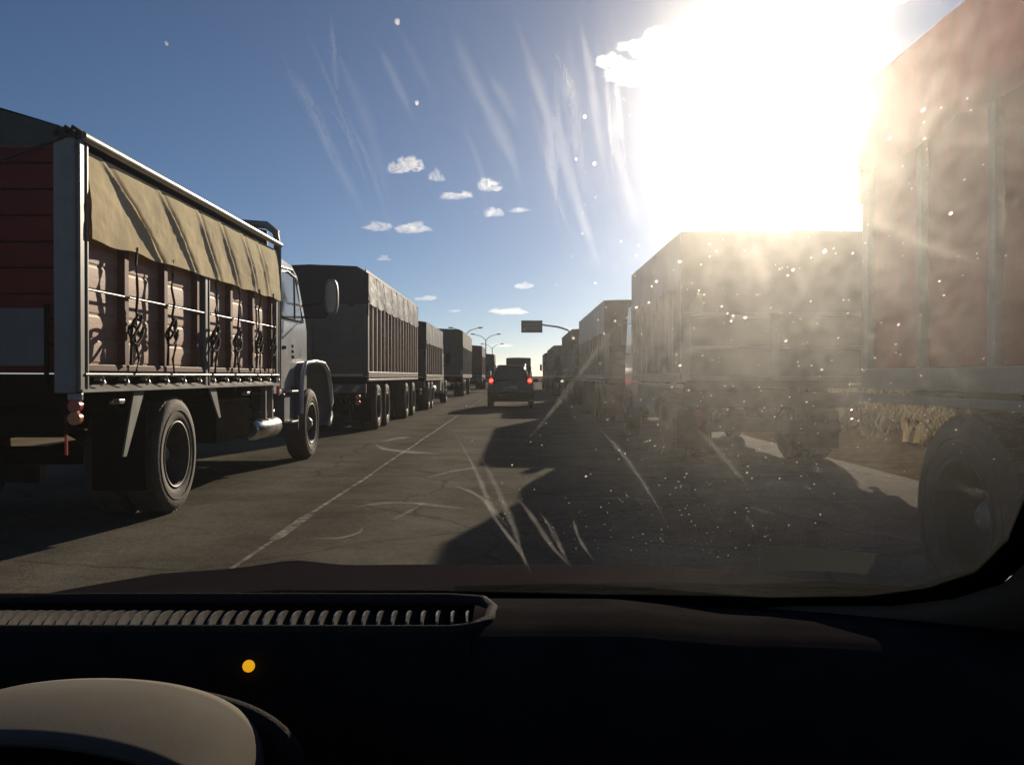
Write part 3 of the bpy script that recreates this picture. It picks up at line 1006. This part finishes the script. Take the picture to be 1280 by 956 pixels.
# ======================= the right row
wood = dict(side=M['brownside'], rib=M['brownrib'], rail=M['greysteel'], tarp=M['canvas2'], endtarp=M['canvasdark'], end=M['greytail'], endz=2.3)
RD = 2.5
A_m = dict(open=1, side=M['flarepaint'], rib=M['brownrib'], rail=M['greysteel'], tarp=M['flaretarp'], endtarp=M['flaretarp'], end=M['greytail'], endz=2.35)
truck('grain_trailer', 'huge near trailer at the right edge, tarp and boards coloured red for lens flare, seen against the sun', 'truck', RG,
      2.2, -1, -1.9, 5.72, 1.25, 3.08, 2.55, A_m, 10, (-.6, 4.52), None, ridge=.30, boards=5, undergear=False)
truck('grain_truck', 'grey-brown truck under the sun glare, next ahead of the flare-red trailer in the right row', 'truck', RG,
      2.2, -1, 12.0, 17.1, 1.25, 3.17, 2.5, dict(wood, endz=2.1), 8, (13.6, 18.7), ('c', M['cabwhite']), ridge=.02, boards=4)
truck('grain_truck', 'dark truck with sloping top edge, left of the glare and third in the right row', 'truck', RG,
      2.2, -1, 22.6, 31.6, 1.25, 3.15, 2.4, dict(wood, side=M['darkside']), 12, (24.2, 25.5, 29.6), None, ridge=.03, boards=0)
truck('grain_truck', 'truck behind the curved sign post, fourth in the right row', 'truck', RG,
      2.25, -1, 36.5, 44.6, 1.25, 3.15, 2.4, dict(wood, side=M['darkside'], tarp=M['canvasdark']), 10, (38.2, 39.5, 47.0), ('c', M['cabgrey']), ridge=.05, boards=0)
truck('grain_trailer', 'low dark trailer fifth in the right row, just right of the dark car', 'truck', RG,
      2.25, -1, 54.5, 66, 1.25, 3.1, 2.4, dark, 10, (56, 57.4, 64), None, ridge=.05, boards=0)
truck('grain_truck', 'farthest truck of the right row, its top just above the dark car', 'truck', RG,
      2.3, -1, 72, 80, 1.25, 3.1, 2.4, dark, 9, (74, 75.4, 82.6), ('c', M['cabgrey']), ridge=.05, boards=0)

# ---------------------------------------------------------------- the car ahead
SX, SY = -.24, 34.0
S = thing('car', 'dark hatchback braking ahead in our lane with red lights lit', 'car', (SX, SY, 0))


def loft(b_, secs, smooth=True):
    n = len(secs[0])
    vs = [p for s_ in secs for p in s_]
    fs = [(i * n + k, i * n + (k + 1) % n, (i + 1) * n + (k + 1) % n, (i + 1) * n + k) for i in range(len(secs) - 1) for k in range(n)]
    b_.add(vs, fs, smooth)
    b_.add(secs[0], [tuple(range(n))])
    b_.add(secs[-1], [tuple(range(n - 1, -1, -1))])
    return b_


def carsec(y, zt, wt, wb, zb=.28, zw=.95):
    """one cross section: bottom, sill, waist, roof"""
    h = []
    pts = [(wb * .92, zb), (wb, zb + .12), (wb * 1.02, .62), (wb, zw), (wt + .06, zw + (zt - zw) * .55), (wt, zt - .10), (wt - .10, zt - .015), (wt * .5, zt)]
    for x, z in pts: h.append((SX + x, y, z))
    for x, z in reversed(pts): h.append((SX - x, y, z))
    return h


bd = MB()
loft(bd, [carsec(34.0, 1.05, .60, .80, .36, .9), carsec(34.06, 1.12, .62, .86, .28, .95), carsec(34.25, 1.52, .60, .88), carsec(34.55, 1.62, .60, .89), carsec(35.4, 1.66, .61, .89), carsec(36.3, 1.62, .60, .89), carsec(36.9, 1.30, .66, .89, .28, .98),
          carsec(37.3, 1.05, .68, .88, .28, .92), carsec(38.0, .92, .62, .84, .30, .8), carsec(38.15, .75, .6, .8, .34, .6)])
bd.build('body', M['suv'], S)
MB().box(SX - .58, SX + .58, 34.32, 36.0, 1.655, 1.675).build('roof_highlight', M['suvhighlight'], S, bevel=.008)  # pale panel added to paint the highlight on the dark roof
for s in (-1, 1):
    MB().tube([(SX + s * .60, 34.22, 1.40), (SX + s * .58, 34.4, 1.62), (SX + s * .56, 35.0, 1.70), (SX + s * .56, 36.2, 1.68)], .022, 8).build('roof_rail', M['chrome'], S)
    l = MB().prism([(SX + s * .66, .90), (SX + s * .83, .93), (SX + s * .72, 1.30), (SX + s * .64, 1.30)] if s > 0 else [(SX - .64, 1.30), (SX - .72, 1.30), (SX - .83, .93), (SX - .66, .90)], 'y', 33.97, 34.12)
    l.build('light_cluster', M['lensred'], S, bevel=.01)
    MB().tube([(SX + s * .735, 33.95, 1.08), (SX + s * .735, 33.98, 1.08)], .075, 16).build('brake_light', M['brake'], S)
    MB().box(SX + s * 1.0 - .1, SX + s * 1.0 + .1, 36.5, 36.6, 1.0, 1.14).build('door_mirror', M['suv'], S, bevel=.03)
    g = MB().prism([(34.5, 1.02), (34.55, 1.42), (36.1, 1.45), (36.7, 1.05)], 'x', SX + s * .80 - .02, SX + s * .80 + .02)
    g.build('side_window', M['glass'], S)
g = MB().prism([(SX - .60, 1.02), (SX + .60, 1.02), (SX + .52, 1.50), (SX - .52, 1.50)], 'y', 34.02, 34.05)
for i, v in enumerate(g.v): g.v[i] = (v[0], v[1] + (v[2] - 1.02) * .42, v[2])
g.build('rear_window', M['glass'], S)
MB().box(SX - .84, SX + .84, 33.9, 34.1, .36, .62).build('bumper', M['chassis'], S, bevel=.04)
MB().box(SX - .26, SX + .26, 33.965, 33.99, .76, .88).build('number_plate', M['white'], S, bevel=.005)
for yy in (34.75, 37.35):
    for s in (-1, 1):
        add_wheel(S, SX + s * .80, yy, s, False, .60)

# ---------------------------------------------------------------- overhead sign
G = thing('overhead_sign', 'small rectangular road sign hanging from a curved post arm over the road', 'road sign', (5.45, 86, 0))
ps = MB().tube([(5.45, 86, 0), (5.45, 86, 4.6), (5.3, 86, 5.25), (4.9, 86, 5.65), (4.0, 86, 5.95), (2.5, 86, 6.15), (.4, 86, 6.2)], [.13, .12, .11, .10, .09, .08, .07], 12)
ps.build('post', M['galv'], G)
MB().box(.42, 2.45, 85.86, 85.90, 5.42, 6.55).build('sign_panel', M['signface'], G, bevel=.01)
tx = MB()
for r_, (a, e) in enumerate(((.62, 2.2), (.75, 2.05))):
    x = a
    rn = random.Random(r_)
    while x < e:
        wl = rn.uniform(.05, .10)
        tx.box(x, x + wl, 85.852, 85.858, 6.12 - r_ * .36, 6.26 - r_ * .36)
        x += wl + .045
tx.build('lettering', M['signtext'], G)
MB().box(.40, 2.47, 85.84, 85.857, 6.53, 6.57).box(.40, 2.47, 85.84, 85.857, 5.40, 5.44).build('sign_border', M['signtext'], G)

# ---------------------------------------------------------------- double-armed street lamps
for i, (lx, ly, lab) in enumerate(((-6.0, 173, 'nearer double-armed street lamp above the far left trucks'), (-6.2, 225, 'farther double-armed street lamp behind the nearer one'), (-8.6, 150, 'street lamp with two arms, left of the other two lamps'))):
    L_ = thing('street_lamp', lab, 'street lamp', (lx, ly, 0), 'double-armed street lamps on the median')
    MB().tube([(lx, ly, 0), (lx, ly, 8.2)], [.14, .09], 10).build('pole', M['galv'], L_)
    for s in (-1, 1):
        MB().tube([(lx, ly, 8.15), (lx + s * .8, ly, 8.9), (lx + s * 2.2, ly, 9.3)], [.07, .06, .05], 8).build('arm', M['galv'], L_)
        MB().tube([(lx + s * 2.1, ly, 9.30), (lx + s * 2.3, ly, 9.32), (lx + s * 2.9, ly, 9.36)], [.06, .14, .08], 8).build('lamp_head', M['galv'], L_)

# ---------------------------------------------------------------- our own car
V = thing('car', 'dark interior and bonnet of the car we sit in, with long defroster vent', 'car', (-.12, .6, 0))
VX = -.12


def wz(x, y): return .985 + .6 * (1.10 - y) - .12 * (x - VX) ** 2


def wp(x, y, up=0): return (x, y + .5 * up, wz(x, y) + .86 * up)


# outline of the glass: corners rounded
edge = [(-.66, .25), (-.70, .55), (-.745, .90), (-.72, 1.04), (-.64, 1.10), (-.3, 1.105), (.1, 1.10), (.30, 1.065), (.40, 1.03), (.452, .985), (.476, .93), (.466, .85), (.432, .756), (.405, .6), (.37, .25)]


def span(y):
    def side(s):
        c = [(a, b_) for a, b_ in edge if (a < VX) == (s < 0)]
        c.sort(key=lambda p: p[1])
        if y <= c[0][1]: return c[0][0]
        for (x0, y0_), (x1, y1_) in zip(c, c[1:]):
            if y0_ <= y <= y1_: return x0 + (x1 - x0) * (y - y0_) / max(1e-6, y1_ - y0_)
        return c[-1][0]
    return side(-1), side(1)


gl = MB()
N1, N2 = 16, 26
vs = []
for layer in (0, .005):
    for j in range(N2 + 1):
        yy = .25 + (1.10 - .25) * j / N2
        a, e = span(yy)
        for i in range(N1 + 1):
            vs.append(wp(a - .03 + (e - a + .06) * i / N1, yy, layer * (1 - .6 * min(1, max(0, (yy - .5) / .45)))))
K = (N1 + 1) * (N2 + 1)
fs = []
for j in range(N2):
    for i in range(N1):
        q = j * (N1 + 1) + i
        fs.append((q, q + N1 + 1, q + N1 + 2, q + 1))
        fs.append((K + q, K + q + 1, K + q + N1 + 2, K + q + N1 + 1))
for j in range(N2):
    for i in (0, N1):
        q = j * (N1 + 1) + i
        fs.append((q, K + q, K + q + N1 + 1, q + N1 + 1) if i else (q, q + N1 + 1, K + q + N1 + 1, K + q))
for i in range(N1):
    for j in (0, N2):
        q = j * (N1 + 1) + i
        fs.append((q, q + 1, K + q + 1, K + q) if j == 0 else (q, K + q, K + q + 1, q + 1))
gl.add(vs, fs, True)
film_m = film('dusty_windscreen_film', ((3.4, .925), (.1, .3)), (1, .97, .92))
glass = gl.build('windscreen', film_m, V)

# dust on the passenger half, its thickness shaped to imitate sun glare and rays
def sstep(a, b_, t):
    t = max(0, min(1, (t - a) / (b_ - a)))
    return t * t * (3 - 2 * t)


def dust_depth(x, y_):
    edge0 = .015 + .05 * noise.noise(Vector((y_ * 9, 1.5, 0))) + .02 * (y_ - .4)
    t = sstep(edge0, edge0 + .14, x) * (1 - .72 * sstep(.25, .40, x)) * (1 - .80 * sstep(.60, .90, y_))
    an, rr = math.atan2(x - .112, y_ - .432), math.hypot(x - .112, y_ - .432)
    fan = noise.noise(Vector((math.cos(an) * 7, math.sin(an) * 7, rr * 3))) + .7 * noise.noise(Vector((math.cos(an) * 19, math.sin(an) * 19, rr * 4)))  # glare rays fanning out from the sun, put into the thickness
    m_ = .80 + .13 * noise.noise(Vector((x * 18, y_ * 14, 3))) + .26 * fan * min(1, rr / .05)
    m_ += .17 * noise.noise(Vector((x * 60, y_ * 42, 5))) + .34 * noise.noise(Vector((x * 170, y_ * 110, 7)))
    return .0030 * t * max(.12, m_)


du = MB()
NU, NV = 190, 220
vs = []
for layer in (0, 1):
    for j in range(NV + 1):
        yy = .27 + (1.06 - .27) * j / NV
        a, e = span(yy)
        a = -.06
        for i in range(NU + 1):
            x = a + (e + .01 - a) * i / NU
            vs.append(wp(x, yy, -.0003 - (layer * (dust_depth(x, yy) + .00002))))
K = (NU + 1) * (NV + 1)
fs = []
for j in range(NV):
    for i in range(NU):
        q = j * (NU + 1) + i
        fs.append((q, q + 1, q + NU + 2, q + NU + 1))
        fs.append((K + q, K + q + NU + 1, K + q + NU + 2, K + q + 1))
for j in range(NV):
    for i in (0, NU):
        q = j * (NU + 1) + i
        fs.append((q, K + q, K + q + NU + 1, q + NU + 1))
for i in range(NU):
    for j in (0, NV):
        q = j * (NU + 1) + i
        fs.append((q, q + 1, K + q + 1, K + q))
du.add(vs, fs, True)
du.build('glare_dust', film('glare_dust_film', ((12.5, .93), (1.0, .8)), (1, .985, .96)), V)

# dried water streaks and smears on the inside of the glass
streak_m = film('dried_streak', ((60, .80), (22, .35)), (1, .97, .93))
speck_m = film('dirt_speck', ((380, .80), (330, .35)), (1, .98, .94))


def ribbon(b_, pts, w0, th):
    """thin closed strip that follows the glass; lens-shaped in section so its edges fade"""
    # resample
    P = []
    for (x0, y0_), (x1, y1_) in zip(pts, pts[1:]):
        for k in range(5):
            u = k / 5
            P.append((x0 + (x1 - x0) * u, y0_ + (y1_ - y0_) * u))
    P.append(pts[-1])
    for _ in range(4):
        P = [P[0]] + [((a[0] + 2 * b2[0] + c2[0]) / 4, (a[1] + 2 * b2[1] + c2[1]) / 4) for a, b2, c2 in zip(P, P[1:], P[2:])] + [P[-1]]
    n = len(P)
    vs_, fs_ = [], []
    for i, (x, y_) in enumerate(P):
        a, b2 = P[max(0, i - 1)], P[min(n - 1, i + 1)]
        dx, dy = b2[0] - a[0], b2[1] - a[1]
        l = math.hypot(dx, dy) or 1
        nx, ny = -dy / l, dx / l
        e = min(1, 3.2 * min(i + .15, n - 1 - i + .15) / n)
        ww = w0 * e * (.75 + .5 * abs(noise.noise(Vector((x * 60, y_ * 60, w0 * 999)))) * 2)
        tt_ = th * e * (.8 + .5 * noise.noise(Vector((x * 90, y_ * 90, 2))))
        vs_ += [wp(x - nx * ww, y_ - ny * ww, -.0040), wp(x, y_, -.0040), wp(x + nx * ww, y_ + ny * ww, -.0040), wp(x, y_, -.0040 - tt_)]
    for i in range(n - 1):
        q = i * 4
        for a, b2 in ((0, 1), (1, 2), (2, 3), (3, 0)):
            fs_.append((q + a, q + 4 + a, q + 4 + b2, q + b2))
    fs_ += [(0, 1, 2, 3), tuple((n - 1) * 4 + k for k in (3, 2, 1, 0))]
    b_.add(vs_, fs_)


streaks = [
    ([(-.08, .387), (-.083, .409), (-.087, .437)], .0022, 0.00072),
    ([(-.03, .386), (-.024, .412), (-.012, .44), (-.002, .463), (.002, .488)], .0055, 0.00057),
    ([(-.11, .409), (-.1, .429), (-.094, .465), (-.088, .49), (-.082, .519)], .004, 0.00051),
    ([(-.002, .386), (.007, .415), (.017, .443), (.019, .482), (.034, .522)], .0045, 0.00072),
    ([(.016, .407), (.022, .457), (.041, .515), (.05, .54)], .0040, 0.00072),
    ([(.039, .384), (.048, .413), (.048, .451), (.063, .491), (.071, .52)], .0045, 0.00065),
    ([(.025, .385), (.033, .41), (.039, .443), (.049, .481)], .0035, 0.00072),
    ([(-.034, .752), (-.016, .829), (-.001, .914), (.013, 1.031)], .0050, .0016),
    ([(-.055, .71), (-.033, .8), (-.024, .879), (.008, .974), (.018, 1.037)], .0040, .0022),
    ([(-.004, .828), (.015, .876), (.037, .95), (.069, 1.018)], .0045, .0020),
    ([(.035, .893), (.046, .95), (.058, .991)], .0035, .0018),
    ([(.052, .86), (.062, .92), (.085, .985)], .0030, .0018),
    ([(.02, .86), (.034, .90), (.040, .94)], .0030, .0016),
    ([(.077, .559), (.052, .625), (.027, .695), (-.004, .764)], .0038, .0010),
    ([(-.12, .741), (-.115, .754), (-.085, .76), (-.055, .762)], .0040, .0030),
    ([(-.117, .745), (-.099, .737), (-.083, .735)], .0025, .0020),
    ([(-.167, .867), (-.142, .856), (-.111, .851), (-.066, .86), (-.043, .866)], .0035, .0022),
    ([(-.229, .93), (-.188, .934), (-.161, .921), (-.153, .899)], .0030, .0026),
    ([(-.091, .809), (-.054, .789), (-.015, .779)], .0030, .0018),
    ([(-.063, .815), (-.034, .833), (-.005, .914)], .0040, .0022),
    ([(-.133, .899), (-.106, .873), (-.08, .844)], .0030, .0016),
    ([(.133, .697), (.168, .741), (.211, .804)], .0040, .0010),
    ([(.059, .704), (.099, .769), (.148, .88)], .0035, .0012),
    ([(.141, .446), (.185, .487), (.228, .506), (.275, .519)], .0070, .0007),
]
rv = random.Random(5)
for i in range(15):                               # vertical rain smears above, thicker towards the middle
    x = rv.uniform(-.13, .085)
    y_ = rv.uniform(.385, .44)
    l = rv.uniform(.03, .11)
    streaks.append(([(x, y_), (x + .005 + rv.uniform(0, .008), y_ + l * .4), (x + .012 + rv.uniform(0, .012), y_ + l)], rv.uniform(.0012, .005), rv.uniform(.0002, .0006) * (1 + max(0, x) * 12)))
rq = random.Random(21)
for i in range(46):                               # faint short wipes left by a cloth, mostly on the right
    x = rq.gauss(.20, .10)
    y_ = rq.uniform(.42, .86)
    if not -.1 < x < .38: continue
    a = rq.uniform(-.5, 1.2)
    l = rq.uniform(.012, .05)
    streaks.append(([(x + l * math.cos(a) * k + rq.uniform(-.004, .004), y_ + l * math.sin(a) * k) for k in (0, .35, .7, 1)], rq.uniform(.0015, .006), rq.uniform(.00015, .0005)))
for pts, w0, th in streaks:
    b = MB()
    ribbon(b, pts, w0 * (.9 if pts[0][1] < .55 else .85), th * (.6 if pts[0][1] < .55 else .26))
    b.build('dried_streak', streak_m, V)


def speck(b_, x, y, r, th):
    k = 8
    vs_ = [wp(x + r * math.cos(2 * PI * i / k) * random.uniform(.7, 1.2), y + r * 1.3 * math.sin(2 * PI * i / k) * random.uniform(.7, 1.2), -.0040) for i in range(k)]
    vs_ += [wp(x, y, -.0040 - th), wp(x, y, -.0039)]
    b_.add(vs_, [(i, (i + 1) % k, k) for i in range(k)] + [((i + 1) % k, i, k + 1) for i in range(k)])


specks = [(.085, .548), (.096, .531), (.076, .572), (.083, .567), (.163, .532), (.129, .567), (.134, .573), (.138, .575), (.146, .576), (.138, .58), (.112, .554), (.113, .655), (.159, .679), (.213, .662), (.211, .623), (.191, .425), (.033, .438), (.04, .465), (-.052, .394), (-.048, .433), (.064, .586), (.058, .599), (.038, .605), (.033, .654), (.061, .793), (.192, .516), (.183, .498), (.176, .516), (.249, .532), (.232, .483), (.197, .77), (.114, .629), (.258, .68), (.108, .729), (.178, .596), (.242, .572), (.182, .441), (-.157, .404), (.048, .552), (-.004, .778)]
b = MB()
rs = random.Random(11)
for x, y_ in specks:
    speck(b, x, y_, rs.uniform(.0009, .0015), rs.uniform(.0006, .0013))
for i in range(480):
    x = rs.gauss(.16, .10)
    y_ = rs.uniform(.40, .95)
    if x < -.05 or x > .40: continue
    speck(b, x, y_, rs.uniform(.0004, .0010), rs.uniform(.0001, .0005))
tag(b.build('dirt_speck', speck_m, V), kind='stuff')
# black seal round the glass, pillar and header
sl = MB()
E2 = edge
n = len(E2)
vs = []
for i, (x, y_) in enumerate(E2):
    dx, dy = x - VX, y_ - .62
    l = math.hypot(dx, dy)
    ox, oy = dx / l, dy / l
    vs += [wp(x - ox * .002, y_ - oy * .002, -.003), wp(x + ox * .030, y_ + oy * .030, -.006), wp(x + ox * .034, y_ + oy * .034, .010), wp(x, y_, .008)]
fs = []
for i in range(n - 1):
    q = i * 4
    for a, e in ((0, 1), (1, 2), (2, 3), (3, 0)):
        fs.append((q + a, q + 4 + a, q + 4 + e, q + e))
sl.add(vs, fs, True)
sl.build('windscreen_seal', M['seal'], V)
for s in (1, -1):
    pl = MB()
    E3 = [p for p in edge if (p[0] > VX + .4 if s > 0 else p[0] < VX - .4)]
    E3.sort(key=lambda p: p[1])
    secs = []
    for x, y_ in E3 + [(E3[-1][0] - s * .05, 1.09)]:
        secs.append([wp(x + s * .026, y_, -.006), wp(x + s * .05, y_ - .01, -.022), (x + s * .115, y_ - .02, wz(x, y_) - .05), (x + s * .15, y_, wz(x, y_) - .04), (x + s * .14, y_ + .03, wz(x, y_) + .0), wp(x + s * .05, y_ + .01, .012)])
    loft(pl, secs)
    pl.build('pillar', M['trim'], V)
# dashboard
XA, XB = -.80, .58
ds = MB()
pf = [(1.12, .955), (1.10, .983), (1.075, .987), (1.06, .985)]
ds.prism([(1.14, .90), (1.12, .975), (1.062, .983), (1.050, .962), (.962, .958), (.952, .978), (.935, .981), (.918, .975), (.90, .955), (.885, .92), (.875, .80), (.90, .60), (1.14, .60)], 'x', XA, -.048)
ds.build('dashboard', M['dash'], V)


def dashtop(u, v):
    x = -.048 + (XB + .048) * u
    prof_ = [(1.14, .90), (1.12, .975), (1.06, .984), (1.00, .988), (.95, .983), (.925, .977), (.90, .955), (.885, .92), (.875, .80), (.90, .60)]
    k = v * (len(prof_) - 1)
    i = min(int(k), len(prof_) - 2)
    f_ = k - i
    yy = prof_[i][0] * (1 - f_) + prof_[i + 1][0] * f_
    zz = prof_[i][1] * (1 - f_) + prof_[i + 1][1] * f_
    if x > .12:
        zz -= .010 * min(1, (x - .12) / .12)
    if x > .25:
        yy -= .12 * ((x - .25) / .33) ** 2
    return (x, yy, zz)


d2 = MB().grid(dashtop, 40, 27)
d2.build('dashboard_top', mat('charcoal_dash_pad', (.030, .027, .026), .9, var=.2, scale=12, bump=.12, bscale=900, spec=.0), V)
# strips in a slightly paler plastic: lip in front of and behind the vent, with rounded right end
lp = MB()
lp.tube([(XA, .944, .979), (-.3, .944, .980), (-.07, .944, .980), (-.045, .95, .982), (-.030, .975, .983), (-.028, 1.02, .984), (-.04, 1.052, .985), (-.08, 1.062, .985), (-.4, 1.062, .985), (XA, 1.062, .984)], .0075, 8)
lp.build('vent_surround', M['dashlip'], V)
vt = MB()
x = -.052
k = 0
while x > XA:
    h = []
    for v in range(7):                            # each fin bows along its length and stands just below the lip
        u = v / 6
        yy = .957 + .092 * u
        zz = .968 + .018 * math.sin(PI * (.15 + .85 * u)) ** .7
        h.append((yy, zz))
    th = .0011
    vs = []
    for (yy, zz) in h:
        bow = -.004 * math.sin(PI * (yy - .957) / .092)
        vs += [(x - th + bow, yy, .945), (x - th + bow, yy, zz), (x + th + bow, yy, zz), (x + th + bow, yy, .945)]
    fs = []
    for i in range(6):
        q = i * 4
        for a in range(3):
            fs.append((q + a, q + 4 + a, q + 5 + a, q + a + 1))
    fs += [(0, 1, 2, 3), (24, 25, 26, 27)]
    vt.add(vs, fs)
    k += 1
    x -= max(.0118, .0168 - k * .00012)
vt.box(-.066, -.053, .975, 1.03, .955, .966)
vt.build('vent_fins', M['slat'], V)
# instrument hood: crescent-shaped top, dark outer rim
hd = MB()


def hood(u, v):
    a = PI * (1.02 - 1.04 * u)                    # left to right over the arch
    cx, cy = -.372, .0
    back = (cx + .150 * math.cos(a) * (1 + .02), .80 - .05 * (1 - math.sin(max(0, min(PI, a)))) ** 1.2, .905 + .068 * max(0, math.sin(a)) ** .62)
    lip = (cx - .012 + .165 * math.cos(a), .655, .905 + .073 * max(0, math.sin(a)) ** .8)
    p_ = Vector(back).lerp(Vector(lip), v)
    p_.z += .009 * math.sin(PI * v) * max(0, math.sin(a))
    return p_


hd.grid(hood, 48, 10)
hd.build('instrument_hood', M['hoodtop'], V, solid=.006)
rm = MB()
rm.tube([(-.372 + .177 * math.cos(a), .80 - .03 * (1 - math.sin(a)), .898 + .064 * max(0, math.sin(a)) ** .7) for a in [PI * (i / 30) for i in range(31)]], .013, 10)
rm.build('hood_rim', M['dashlip'], V)
# dark instrument face under the hood
MB().box(-.53, -.22, .68, .70, .80, .93).build('instrument_panel', M['dash'], V)
am = MB()
am.lathe([(-.0060 * math.cos(PI * q / 12), .0002 + .0058 * math.sin(PI * q / 12)) for q in range(13)], 24, close=False)
am.v = [(x + -.268, y_ + .892, z + .9605) for x, y_, z in am.v]
am.build('warning_lamp', M['amber'], V)
# shell of the cabin
sh = MB()
sh.box(-.80, .58, -1.6, .24, 1.50, 1.54)
sh.box(-.80, .58, -1.64, -1.6, .3, 1.54)
sh.box(-.82, .62, -1.6, 1.14, .28, .32)
sh.build('cabin_lining', M['carpet'], V)
for X in (-.86, .62):
    MB().box(X - .03, X + .03, -1.6, .86, .32, .955).box(X - .03, X + .03, -.35, -.25, .955, 1.5).box(X - .03, X + .03, -1.6, .3, 1.44, 1.5).build('door', M['carpet'], V, bevel=.01)
# added sheet that paints a reflection at the foot of the glass
pp = MB()
P4 = [(.244, .902), (.357, .893), (.367, .944), (.259, .964)]
pp.grid(lambda u, v: Vector(wp(*P4[0], -.009)).lerp(Vector(wp(*P4[1], -.009)), u).lerp(Vector(wp(*P4[3], -.009)).lerp(Vector(wp(*P4[2], -.009)), u), v) + Vector((0, 0, .002 * math.sin(u * PI))), 8, 4)
o = pp.build('paper_reflection', M['paper_reflection'])
tag(o, 'faint grey added sheet imitating a reflection at the foot of the windscreen, lower right', 'paper_reflection')
# bonnet, wings, nose
bo = MB()


def bonnet(u, v):
    yy = 1.16 + 1.0 * v
    e = u * 2 - 1
    hw = .76 - .05 * v
    z = .935 - .135 * v ** 1.1 - .022 * abs(e) ** 2.4 + .006 * math.exp(-((e + .62) / .14) ** 2) - (.10 * max(0, (v - .93) / .07) ** 2)
    z += .010 * math.exp(-((abs(e) - .55) / .10) ** 2)
    return (VX + e * hw, yy, z)


bo.grid(bonnet, 40, 30)
bo.build('bonnet', M['carpaint'], V)
ns = MB()
ns.prism([(2.158, .74), (2.22, .70), (2.30, .55), (2.28, .28), (2.0, .26), (1.2, .26), (1.16, .86), (1.6, .84), (2.1, .75)], 'x', VX - .70, VX + .70)
ns.build('front_body', M['carpaint'], V, bevel=.02)
for s in (-1, 1):
    wl = MB().tube([(VX + s * .1 + .0, 1.17, .955), (VX + s * .1 + .30, 1.165, .970), (VX + s * .1 + .52, 1.16, .968)], [.008, .006, .005], 6)
    wl.tube([(VX + s * .1 + .14, 1.155, .975), (VX + s * .1 + .42, 1.15, .982), (VX + s * .1 + .62, 1.15, .970)], .005, 6)
    wl.build('wiper', M['seal'], V)
for yy in (1.75,):
    for s in (-1, 1):
        add_wheel(V, VX + s * .66, yy, s, False, .57)
